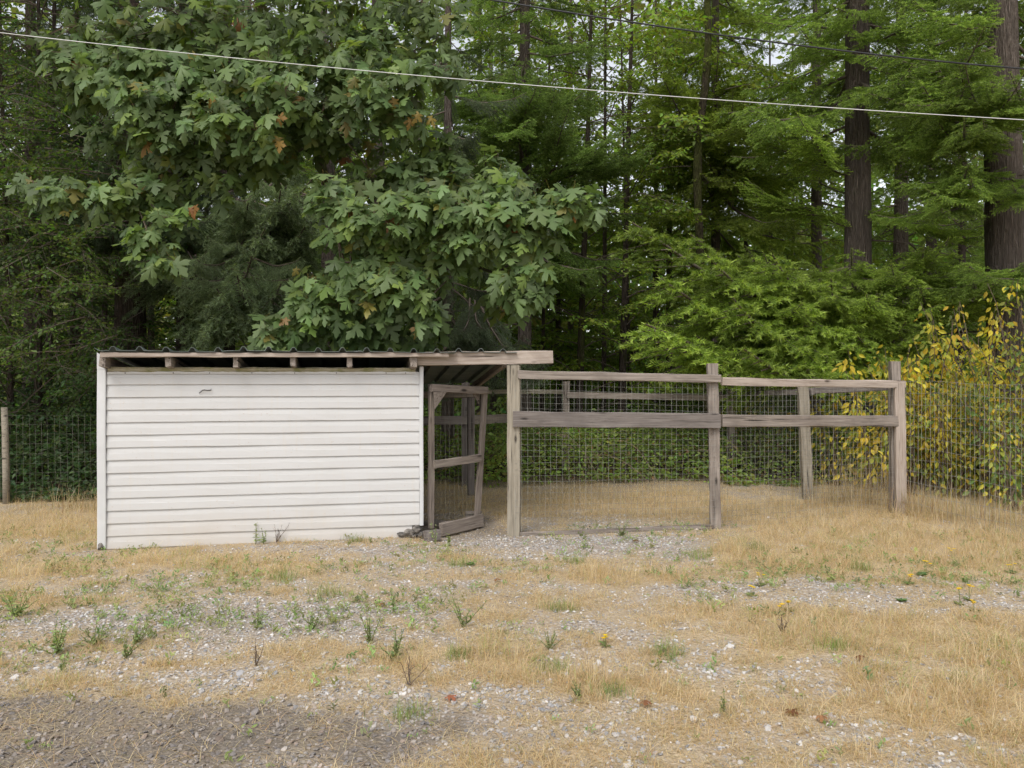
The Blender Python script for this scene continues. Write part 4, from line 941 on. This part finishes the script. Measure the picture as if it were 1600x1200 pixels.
for (px, py, Y) in ((297, 325, 6.9), (305, 322, 6.9), (435, 215, 6.95), (437, 222, 6.9), (332, 150, 6.9), (641, 185, 6.9), (655, 178, 6.9), (672, 182, 6.95), (617, 155, 6.95), (550, 330, 6.75), (895, 330, 6.75), (800, 345, 6.75), (806, 350, 6.75)):
    ML_p.append(np.array([list(P(px, py, Y))])); ML_d.append(np.array([[rng.normal() * .3, -.2, -1.]])); ML_n.append(np.array([[rng.normal() * .3, -1, .3]])); ML_c.append(jit((.30, .14, .04) if py > 300 else (.28, .19, .04), .1, 1)); ML_s.append(np.array([.11]))
ML_p, ML_d, ML_n, ML_c, ML_s = map(np.concatenate, (ML_p, ML_d, ML_n, ML_c, ML_s))
obj('twigs', tw.mesh('twigs', M_TWIG), maple)['kind'] = 'stuff'
# the 300 leaves that show largest are parts of their own; the rest is one joined part
sx_ = 800 + FPX * ML_p[:, 0] / ML_p[:, 1]; sy_ = HOR - FPX * (ML_p[:, 2] - EYE) / ML_p[:, 1]
order = np.argsort(ML_p[:, 1] - ML_s * 1.5 + 100 * ((sx_ < 0) | (sy_ < 60))); taken = np.zeros((200, 160), int); big = []
for k in order:
    c_ = (int(sx_[k] // 14), int(sy_[k] // 14))
    if 0 <= c_[0] < 200 and 0 <= c_[1] < 160 and not taken[c_] and len(big) < 300: taken[c_] = 1; big.append(k)
rest = np.setdiff1d(np.arange(len(ML_p)), big)
RM = frames(ML_d, ML_n)
def curled(a): 
    v = MAPLE_V.copy(); v[:, 2] *= a; v[:, 0] *= 1 - .12 * (a - 1); return v
mb = MB()
for a in (.8, 1.7, 2.8):
    r_ = rest[rng.random(len(rest)) < .5] if a < 2.8 else rest
    if a == 2.8: r_ = rest
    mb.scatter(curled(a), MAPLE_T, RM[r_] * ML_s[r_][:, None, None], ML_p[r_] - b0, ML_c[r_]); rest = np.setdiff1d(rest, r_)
obj('foliage', mb.mesh('foliage', M_MAPLE, True), maple)['kind'] = 'stuff'
LM = []
for a in (.8, 1.5, 2.2, 3.0):
    mb = MB(); mb.add(curled(a), MAPLE_T, (1, 1, 1)); mb.tube(np.array([(0, 0, 0), (.0, -.3, .03), (.02, -.55, .1)]), .008, 3, (1.6, .9, .6)); LM.append(mb.mesh('leaf', M_MAPLE, True))
for k in big:
    M = Matrix([[*(RM[k][i] * ML_s[k]), ML_p[k][i] - b0[i]] for i in range(3)] + [[0, 0, 0, 1]])
    o = bpy.data.objects.new('leaf', random.choice(LM)); link(o, maple, M); o.color = (*[float(c) for c in ML_c[k]], 1)

# ------------------------------------------------------------------ shrubs with yellowing leaves
def shrub(px, Y, h, spread, nst, nlf, label, yellow=.45, leaf=.08, name='yellowing_shrub', group='yellowing shrubs behind the wire fence', lean=0.0):
    x = GX(px, Y); b = np.array([x, Y, gz(x, Y)]); root = tag(empty(name, b), label, 'shrub', group)
    st = MB(); fo = MB(); Pp, Dd = [], []; yellow = min(.95, yellow + .14); nlf = int(nlf * 2.9); nst = int(nst * 1.5); leaf *= .85
    for k in range(nst):
        a = rng.random() * 6.283; hh = h * (.55 + .5 * rng.random()); s = spread * (.3 + .8 * rng.random()); u = np.linspace(0, 1, 9)
        c = np.stack([.1 * math.cos(a) + math.cos(a) * s * u ** 1.6 + lean * u, .1 * math.sin(a) + math.sin(a) * s * u ** 1.6, hh * (u - .12 * u ** 3)], -1) + rng.normal(size=(9, 3)) * .02
        st.tube(c, .009 * (1 - .85 * u) + .0015, 4, (.15, .11, .075))
        for j in range(nlf // nst):
            uu = .12 + .88 * rng.random(); p = np.array([np.interp(uu, u, c[:, i]) for i in range(3)]); e = rng.normal(size=3); e[2] *= .5
            Pp.append(p + e * (.05 + .10 * (1 - uu))); Dd.append(e * .55 + np.array([0, -.1, -.85]))
    Pp, Dd = np.array(Pp), np.array(Dd); n = len(Pp)
    R = frames(Dd + rng.normal(size=(n, 3)) * .2, rng.normal(size=(n, 3)) * .55 + np.array([0, -.8, .3])) * (leaf * (.45 + .85 * rng.random(n)))[:, None, None]
    r_ = rng.random(n)[:, None]; yl = jit((.50, .42, .05), .12, n); yg = jit((.29, .32, .065), .12, n); gr = jit((.13, .20, .06), .16, n); og = jit((.44, .32, .035), .12, n)
    cl_ = fbm(Pp[:, 0] * 4 + px, Pp[:, 2] * 4 + Pp[:, 1] * 3, 5, 3)[:, None]; r_ = np.clip(r_ * .75 + (cl_ - .5) * 1.3 + .15, 0, 1); Sz = rng.random(n)
    cols = np.where(r_ < yellow * .6, yl, np.where(r_ < yellow * .75, og, np.where(r_ < yellow * 1.25, yg, gr)))
    fo.scatter(LEAF_V * np.array([.9, 1, 1.1]), LEAF_T, R, Pp, cols)
    obj('stems', st.mesh('stems', M_TWIG), root)['kind'] = 'stuff'; obj('foliage', fo.mesh('foliage', M_LEAF), root)['kind'] = 'stuff'
    return root
shrub(1435, 8.7, 1.9, .5, 13, 330, 'yellowing shrub right behind the corner post', .6)
shrub(1495, 8.5, 1.6, .5, 12, 300, 'yellowing shrub second from the corner post along the wire', .55)
shrub(1560, 8.2, 1.7, .5, 12, 290, 'half green shrub with yellow leaves before the edge fir', .42)
shrub(1622, 8.2, 2.75, .5, 14, 380, 'tallest yellow leaved shrub at the picture edge', .5)
shrub(1372, 8.95, 1.8, .4, 10, 260, 'golden shrub behind the pen corner under the fir boughs', .75, .10)
shrub(1450, 9.0, 2.35, .5, 13, 380, 'dense golden shrub between the corner post and edge fir', .8, .10)
shrub(1520, 9.0, 2.6, .45, 12, 340, 'golden shrub in front of the edge fir trunk', .75, .10)
shrub(1305, 9.4, 1.45, .4, 8, 150, 'dull golden shrub seen through the second pen panel', .55, .09)
shrub(1555, 8.7, 2.75, .4, 9, 170, 'sparse tall shrub climbing before the edge fir trunk', .5)
shrub(1215, 10.4, 1.35, .5, 9, 180, 'small shrub with some yellow leaves behind the middle post', .35)
shrub(1595, 7.6, 1.2, .4, 9, 190, 'low green shrub touching the wire at the picture edge', .3)
shrub(1690, 8.4, 1.9, .5, 10, 200, 'green and yellow shrub just beyond the picture edge', .35)
shrub(1180, 10.8, 1.2, .5, 9, 160, 'low yellow flecked shrub behind the back rail', .4)

# ------------------------------------------------------------------ undergrowth, forest floor, far wood
FAR_V = np.array([(0, 0, 0), (.28, .48, .05), (0, 1, -.04), (-.28, .48, .05)]); FAR_T = np.array([(0, 1, 2), (0, 2, 3)])
def leaf_mass(mb, x, y, z, leaf, cols, flat=.6, shape=LEAF_V, tris=LEAF_T):
    n = len(x); d = rng.normal(size=(n, 3)); d[:, 2] = d[:, 2] * .4 - .3
    nr = np.array([0, -.35, 1.]) + rng.normal(size=(n, 3)) * flat
    mb.scatter(shape, tris, frames(d, nr) * (leaf * (.6 + .7 * rng.random(n)))[:, None, None], np.stack([x, y, z], -1), cols)
def undergrowth():
    mb = MB()
    # low leafy bank at the back of the pen and under the trees
    n = 30000; x = -1.4 + 7.2 * rng.random(n); y = 9.15 + 3.2 * rng.random(n) ** 1.3
    edge = 9.35 + .5 * (fbm(x * 1.3, x * 0, 31, 3) - .5) * 2; k = y > edge; x, y, edge = x[k], y[k], edge[k]
    top = np.clip((y - edge) * .9, 0.05, .52) + .35 * (fbm(x * 1.6, y * 1.6, 8, 3) - .35) + .10 * (y > 10.6)
    z = np.clip(top, .04, 2) * (rng.random(len(x)) ** .45) + .0
    cu = jit((.19, .255, .06), .24, len(x)) * (.65 + .8 * fbm(x * 2.3, y * 2.3 + z * 3, 66, 3))[:, None]; br_ = rng.random(len(x)) < .07; cu[br_] = jit((.22, .15, .07), .2, int(br_.sum()))
    leaf_mass(mb, x, y, z, .035 + .05 * rng.random(len(x)) ** 2, cu, .8)
    for k in range(90):                              # arching bramble canes and dead stems
        bx, by = -1.2 + 6.8 * rng.random(), 9.5 + 1.6 * rng.random(); a = rng.random() * 6.283; u = np.linspace(0, 1, 7); l = .4 + .6 * rng.random(); hh = .35 + .55 * rng.random()
        mb.tube(np.stack([bx + math.cos(a) * l * u, by + math.sin(a) * l * u * .5, hh * (u * 1.6 - u * u * .9)], -1), .003, 3, (.28, .21, .14), 1)
    # dense brush left of the shelter, behind the wire
    n = 26000; x = -9 + 6.3 * rng.random(n); y = 8.15 + 3.2 * rng.random(n) ** 1.2
    top = np.clip((y - 8.2) * 1.1, .08, 1.25) * (.5 + 1.0 * fbm(x * 1.2, y * 1.2, 12, 3)); z = top * rng.random(n) ** .5
    leaf_mass(mb, x, y, z, .068, jit((.065, .105, .04), .25, n))
    n = 9000; x = 5.2 + 5 * rng.random(n); y = 8.3 + 3 * rng.random(n)
    z = np.clip((y - 8.2) * .9, .06, .9) * (.5 + fbm(x * 1.2, y * 1.2, 14, 3)) * rng.random(n) ** .5
    leaf_mass(mb, x, y, z, .068, jit((.10, .15, .045), .25, n))
    # floor plants further in
    n = 30000; x = -16 + 32 * rng.random(n); y = 11 + 12 * rng.random(n)
    z = (.15 + .9 * fbm(x * .9, y * .9, 15, 3)) * rng.random(n) ** .6 + height(x, y)
    leaf_mass(mb, x, y, z, .12, jit((.10, .155, .035), .3, n))
    return tag(obj('undergrowth', mb.mesh('undergrowth', [M_LEAF, M_TWIG])), 'low leafy undergrowth behind the pen and the shelter', 'undergrowth', kind='stuff')
undergrowth()
def far_woods():
    mb = MB(); nc = 4700; cyy = 20 + 20 * rng.random(nc); cx = (rng.random(nc) * 2 - 1) * cyy * .85; el = -.03 + .56 * rng.random(nc) ** 1.6; cz = EYE + el * cyy
    k_ = rng.random(nc) < .42; el = np.where(k_, -.035 + .23 * rng.random(nc), el); cyy = np.where(k_, 27 + 13 * rng.random(nc), cyy); cx = np.where(k_, (rng.random(nc) * 2 - 1) * cyy * .85, cx); cz = EYE + el * cyy
    gap = fbm(cx / cyy * 11, el * 11, 51, 3); keep = gap > np.clip((el - .19) * 2.8, 0, .60) - .10 * (cx < -3); cx, cyy, cz = cx[keep], cyy[keep], cz[keep]
    m = 56; n = len(cx) * m; off = rnd_unit(n) * (rng.random((n, 1)) ** .5) * np.array([1.6, 1.3, .8])
    c = np.repeat(jit((.17, .23, .06), .24, len(cx)), m, axis=0) * (1 + .2 * rng.normal(size=(n, 1)))
    leaf_mass(mb, np.repeat(cx, m) + off[:, 0], np.repeat(cyy, m) + off[:, 1], np.repeat(cz, m) + off[:, 2], .30, np.clip(c, .01, .5), .7, FAR_V, FAR_T)
    for k in range(34):
        y = rng.uniform(20, 40); x = rng.uniform(-.75, .75) * y; h = rng.uniform(9, 16); r = rng.uniform(.05, .16); s = np.linspace(0, 1, 6); lx = rng.normal() * .4
        mb.tube(np.stack([x + lx * s, y + 0 * s, h * s + .08], -1), r * (1 - .6 * s), 7, (.075, .058, .045), 1)
    return tag(obj('far_woods', mb.mesh('far_woods', [M_LEAF, M_TWIG])), 'distant wood of thin trunks and pale green leaves', 'woods', kind='stuff')
far_woods()

# ------------------------------------------------------------------ weeds, flowers and small things in the yard
def gp(px, py):
    Y = EYE * FPX / (py - HOR); X = GX(px, Y); return np.array([X, Y, gz(X, Y)])
def weed(kind, px, py, hpx, label, group='green weeds in the gravel', tint=(1, 1, 1)):
    p = gp(px, py); h = hpx / FPX * p[1]; st = MB(); fo = MB()
    if kind in ('bushy', 'stalk', 'dead'):
        h *= rng.uniform(1.0, 1.35); ns = {'bushy': int(rng.integers(5, 12)), 'stalk': int(rng.integers(2, 5)), 'dead': 6}[kind]; wide = rng.uniform(.4, 1.1)
        for k in range(ns):
            a = rng.random() * 6.283; sp = h * (wide if kind != 'stalk' else .22) * rng.random(); hh = h * (.35 + .65 * rng.random()); u = np.linspace(0, 1, 6)
            c = np.stack([math.cos(a) * sp * u, math.sin(a) * sp * u, hh * u], -1) + rng.normal(size=(6, 3)) * h * .015
            st.tube(c, .0022 * (1 - .7 * u) + .0006, 3, (.16, .17, .06) if kind != 'dead' else (.12, .085, .06))
            if kind == 'dead':
                for j in range(5):
                    q_ = c[2 + j % 4]; e = rnd_unit(1)[0] * h * .2 + np.array([0, 0, h * .1]); st.tube(np.array([q_, q_ + e * .6, q_ + e]), .0009, 3, (.13, .09, .06))
                continue
            m = int(18 + 10 * rng.random()); uu = .1 + .9 * rng.random(m); pp = np.stack([np.interp(uu, u, c[:, i]) for i in range(3)], -1)
            d = rng.normal(size=(m, 3)) * .8; d[:, 2] = d[:, 2] * .3 + .35
            fo.scatter(NARROW_V, LEAF_T, frames(d, UP + rng.normal(size=(m, 3)) * .5) * (h * (.09 + .11 * rng.random(m)) * (1.15 - .6 * uu))[:, None, None], pp, jit((.25, .31, .13), .2, m) * np.array(tint))
    elif kind == 'tuft':
        n = 110; x = p[0] + rng.normal(size=n) * h * .5; y = p[1] + rng.normal(size=n) * h * .4
        c = jit((.22, .28, .09), .16, n) * np.array(tint); blades(fo, x, y, h * (.5 + .6 * rng.random(n)), np.full(n, .0026), .2 + .7 * rng.random(n), c)
        fo.v[-1] = fo.v[-1] - p.astype(np.float32)
    elif kind == 'rosette':
        m = 16; a = rng.random(m) * 6.283; d = np.stack([np.cos(a), np.sin(a), .25 + .3 * rng.random(m)], -1)
        fo.scatter(LEAF_V, LEAF_T, frames(d, np.tile(UP, (m, 1)) + rng.normal(size=(m, 3)) * .2) * (h * (.8 + .5 * rng.random(m)))[:, None, None], np.zeros((m, 3)) + np.array([0, 0, .005]), jit((.09, .16, .05), .15, m))
    elif kind == 'flower':
        for k in range(3):
            a = rng.random() * 6.283; hh = h * (.6 + .4 * rng.random()); u = np.linspace(0, 1, 5); r = h * .35 * rng.random()
            c = np.stack([math.cos(a) * r * u, math.sin(a) * r * u, hh * u], -1); st.tube(c, .0013, 3, (.20, .22, .08))
            m = 12; t_ = np.arange(m) / m * 6.283; d = np.stack([np.cos(t_), np.sin(t_), np.full(m, .45)], -1)
            fo.scatter(NARROW_V, LEAF_T, frames(d, np.tile(UP, (m, 1))) * .015, np.tile(c[-1], (m, 1)), jit((.75, .55, .02), .06, m))
        m = 7; a = rng.random(m) * 6.283; d = np.stack([np.cos(a), np.sin(a), .3 + .2 * rng.random(m)], -1)
        fo.scatter(NARROW_V, LEAF_T, frames(d, np.tile(UP, (m, 1))) * .05, np.zeros((m, 3)), jit((.15, .20, .07), .15, m))
    root = tag(empty({'flower': 'flowering_weed', 'tuft': 'grass_tuft', 'dead': 'dead_stalk'}.get(kind, 'weed'), p), label, 'weed' if kind not in ('tuft',) else 'grass', group)
    if st.v: obj('stems', st.mesh('stems', M_TWIG), root)['kind'] = 'stuff'
    if fo.v: obj('foliage' if kind != 'dead' else 'twigs', fo.mesh('foliage', M_WEED, True), root)['kind'] = 'stuff'
    return root
for a in (
 ('bushy', 25, 962, 50, 'bushy green weed with reddish tip at the left edge'), ('bushy', 88, 1020, 50, 'green weed nearest the left edge above the dark ground'), ('stalk', 98, 1048, 45, 'dark thin weed stalk at the top of the dark ground'),
 ('bushy', 148, 1005, 34, 'pale green broad weed left of the gravel band'), ('bushy', 212, 1003, 36, 'dark green spreading weed in the gravel band'), ('bushy', 195, 1025, 36, 'grey green weed below the dark spreading one'),
 ('stalk', 402, 980, 50, 'tall dark green stalk in the gravel below the siding'), ('bushy', 488, 982, 40, 'bushy green weed in the middle of the gravel band'), ('tuft', 512, 930, 34, 'light green grass tuft below the middle of the siding'),
 ('bushy', 578, 1007, 44, 'yellow green bushy weed below the shelter corner'), ('stalk', 616, 958, 34, 'dark leafy stalk below the shelter corner'), ('bushy', 617, 1034, 44, 'leafy green weed with rounded leaves, low centre left'),
 ('bushy', 724, 982, 40, 'upright green weed in pale gravel below the gate'), ('tuft', 640, 1122, 36, 'grey green grass tuft at the bottom, left of centre'), ('stalk', 680, 850, 28, 'slim pale weed standing against the gate bottom board'), ('stalk', 703, 852, 30, 'slim weed at the right end of the gate bottom board'),
 ('stalk', 400, 852, 38, 'tallest thin weed growing against the siding'), ('stalk', 412, 852, 26, 'shorter thin weed beside the tallest at the siding'), ('dead', 432, 850, 24, 'small dry brown stalk against the siding'), ('tuft', 556, 848, 16, 'tiny green tuft at the siding foot'), ('stalk', 579, 850, 20, 'small weed at the siding foot near the corner'),
 ('bushy', 858, 1016, 26, 'small dark green weed below the first pen post'), ('bushy', 905, 1095, 32, 'green weed near the bottom centre'), ('tuft', 955, 1090, 30, 'light green tuft near the bottom centre'), ('tuft', 1040, 1025, 30, 'green tuft in the straw below the pen'), ('tuft', 875, 955, 26, 'pale green tuft below the first pen panel'),
 ('tuft', 1092, 872, 26, 'light green tuft before the middle post'), ('tuft', 1345, 890, 24, 'soft green grass patch before the corner post'), ('tuft', 1300, 1018, 30, 'green grass patch in the straw at lower right'), ('rosette', 1438, 900, 10, 'dark green flat rosette in the straw at right'), ('rosette', 1408, 943, 9, 'small dark rosette in the bare gravel at right'),
 ('bushy', 970, 838, 16, 'small bright weed at the pen edging board'), ('stalk', 1131, 1118, 34, 'dark green stalk at the bottom right of centre'), ('dead', 640, 1075, 44, 'dark bare branching stalk lying low in the foreground'), ('dead', 400, 1040, 34, 'short dark dead stem in the foreground'), ('dead', 1222, 992, 26, 'small dark dead stem in the straw'),
 ('tuft', 860, 1050, 34, 'olive grass tuft left of the bottom centre weed'), ('tuft', 720, 1030, 30, 'olive dry green tuft in the foreground straw'), ('tuft', 445, 905, 26, 'thin green blades in the dense straw before the siding'), ('bushy', 690, 945, 14, 'tiny bright weed in the gravel below the gate'), ('rosette', 735, 885, 8, 'tiny dark rosette before the gate'),
 ('tuft', 720, 885, 22, 'fresh green tuft before the gate'), ('tuft', 900, 880, 20, 'fresh tuft before the gravel bank'), ('tuft', 1180, 860, 22, 'fresh green tuft right of the middle post'), ('bushy', 285, 960, 18, 'small green weed at the top of the gravel band')):
    weed(*a)
for px, py, h, lab in ((1187, 915, 20, 'upper of the yellow flowers below the middle post'), (1174, 934, 18, 'lower yellow flower below the middle post'), (1218, 965, 20, 'yellow flower beside the small dark dead stem'), (1232, 958, 18, 'yellow flower right of the dark dead stem'),
                       (1420, 915, 20, 'yellow flower left of the dark flat rosette'), (1448, 893, 20, 'yellow flower just above the dark flat rosette'), (1500, 947, 28, 'leftmost yellow flower of the cluster at lower right'), (1514, 940, 24, 'tallest yellow flower of the cluster at lower right'),
                       (1492, 882, 28, 'yellow flower standing highest in the straw at right'), (1522, 957, 16, 'lowest yellow flower of the cluster at lower right'), (1580, 895, 16, 'yellow flower nearest the right picture edge'), (946, 1012, 16, 'low yellow flower near the bottom centre')):
    weed('flower', px, py, h, lab, 'yellow flowered weeds')
for px, py, lab in ((775, 912, 'orange fallen leaf on the gravel below the gate'), (592, 948, 'brown fallen leaf on the gravel below the shelter corner'), (1340, 1035, 'brown fallen leaf in the straw at lower right'), (1235, 1122, 'left of two red brown leaves at the bottom edge'), (1278, 1128, 'right of two red brown leaves at the bottom edge'),
                    (700, 1100, 'dark red fallen leaf in the foreground'), (992, 853, 'orange fallen leaf on the gravel bank before the pen'), (1192, 878, 'tan fallen leaf below the middle post'), (1010, 1105, 'curled rusty leaf near the bottom centre')):
    p = gp(px, py); mb = MB(); v = MAPLE_V * np.array([.42, .42, .9]) * .12; a = rng.random() * 6.28; c, s_ = math.cos(a), math.sin(a)
    v = v @ np.array([[c, s_, 0], [-s_, c, .25], [.1, 0, 1]]); mb.add(v, MAPLE_T, jit((.30, .15, .075), .2, 1)[0]); o = obj('fallen_leaf', mb.mesh('fallen_leaf', M_LEAF)); o.location = p + np.array([0, 0, .02])
    tag(o, lab, 'leaf', 'fallen leaves in the yard')
# tall dry stalks in and around the pen corner
def dry_clump(px, py, h, sp, n, label):
    p = gp(px, py); mb = MB(); x = p[0] + rng.normal(size=n) * sp; y = p[1] + rng.normal(size=n) * sp * .7
    blades(mb, x, y, h * (.4 + .7 * rng.random(n)), np.full(n, .0042), .15 + 1.0 * rng.random(n) ** 2, jit((1, 1, 1), .15, n) * STRAW[rng.choice(6, n)] * .8, 3)
    mb.v[-1] = mb.v[-1] - p.astype(np.float32)
    o = obj('dry_grass_clump', mb.mesh('dry_grass_clump', M_STRAW)); o.location = p; o['kind'] = 'stuff'; return tag(o, label, 'grass', 'tall dry grass clumps')
dry_clump(1350, 790, .62, .22, 260, 'tall dry stalks tangled inside the pen corner'); dry_clump(1425, 802, .42, .14, 200, 'tall dry grass at the foot of the corner post'); dry_clump(1310, 785, .35, .2, 180, 'lower dry stalks inside the pen left of the corner')
dry_clump(1500, 812, .36, .25, 240, 'dry grass along the wire fence foot'); dry_clump(1580, 825, .36, .25, 240, 'dry grass clump at the wire fence by the picture edge'); dry_clump(125, 795, .28, .3, 200, 'dry grass fringe left of the shelter under brush')

def ground_sprigs():
    mb = MB(); n = 21000; x, y = random_ground(n, 2.5, 6.9, 1.15)
    cs_, cd_, cf_ = cover(x, y); d_ = fbm(x * 1.6, y * 2.2, 93, 3) - .9 * cd_ - .3 * (y < 3.5) + .25 * np.exp(-((y - 4.4) / .7) ** 2) * (x < .3)
    k = (rng.random(n) < np.clip((d_ - .5) * 2.2, 0.015, .75)) & ~in_shed(x, y, .02); x, y = x[k], y[k]; n = len(x)
    m = 7; X = np.repeat(x, m) + rng.normal(size=n * m) * .012; Y = np.repeat(y, m) + rng.normal(size=n * m) * .012; h = np.repeat(.012 + .045 * rng.random(n) ** 2, m)
    d = rng.normal(size=(n * m, 3)) * .7; d[:, 2] = .3 + .7 * rng.random(n * m)
    c = np.repeat(jit((.26, .31, .13), .2, n), m, axis=0)
    z = height(X, Y) + h * rng.random(n * m) * .9
    mb.scatter(NARROW_V, LEAF_T, frames(d, UP + rng.normal(size=(n * m, 3)) * .5) * (.008 + h * .45)[:, None, None], np.stack([X, Y, z], -1), c)
    tag(obj('ground_weeds', mb.mesh('ground_weeds', M_WEED)), 'tiny green weeds sprinkled through the gravel and straw', 'weeds', kind='stuff')
ground_sprigs()
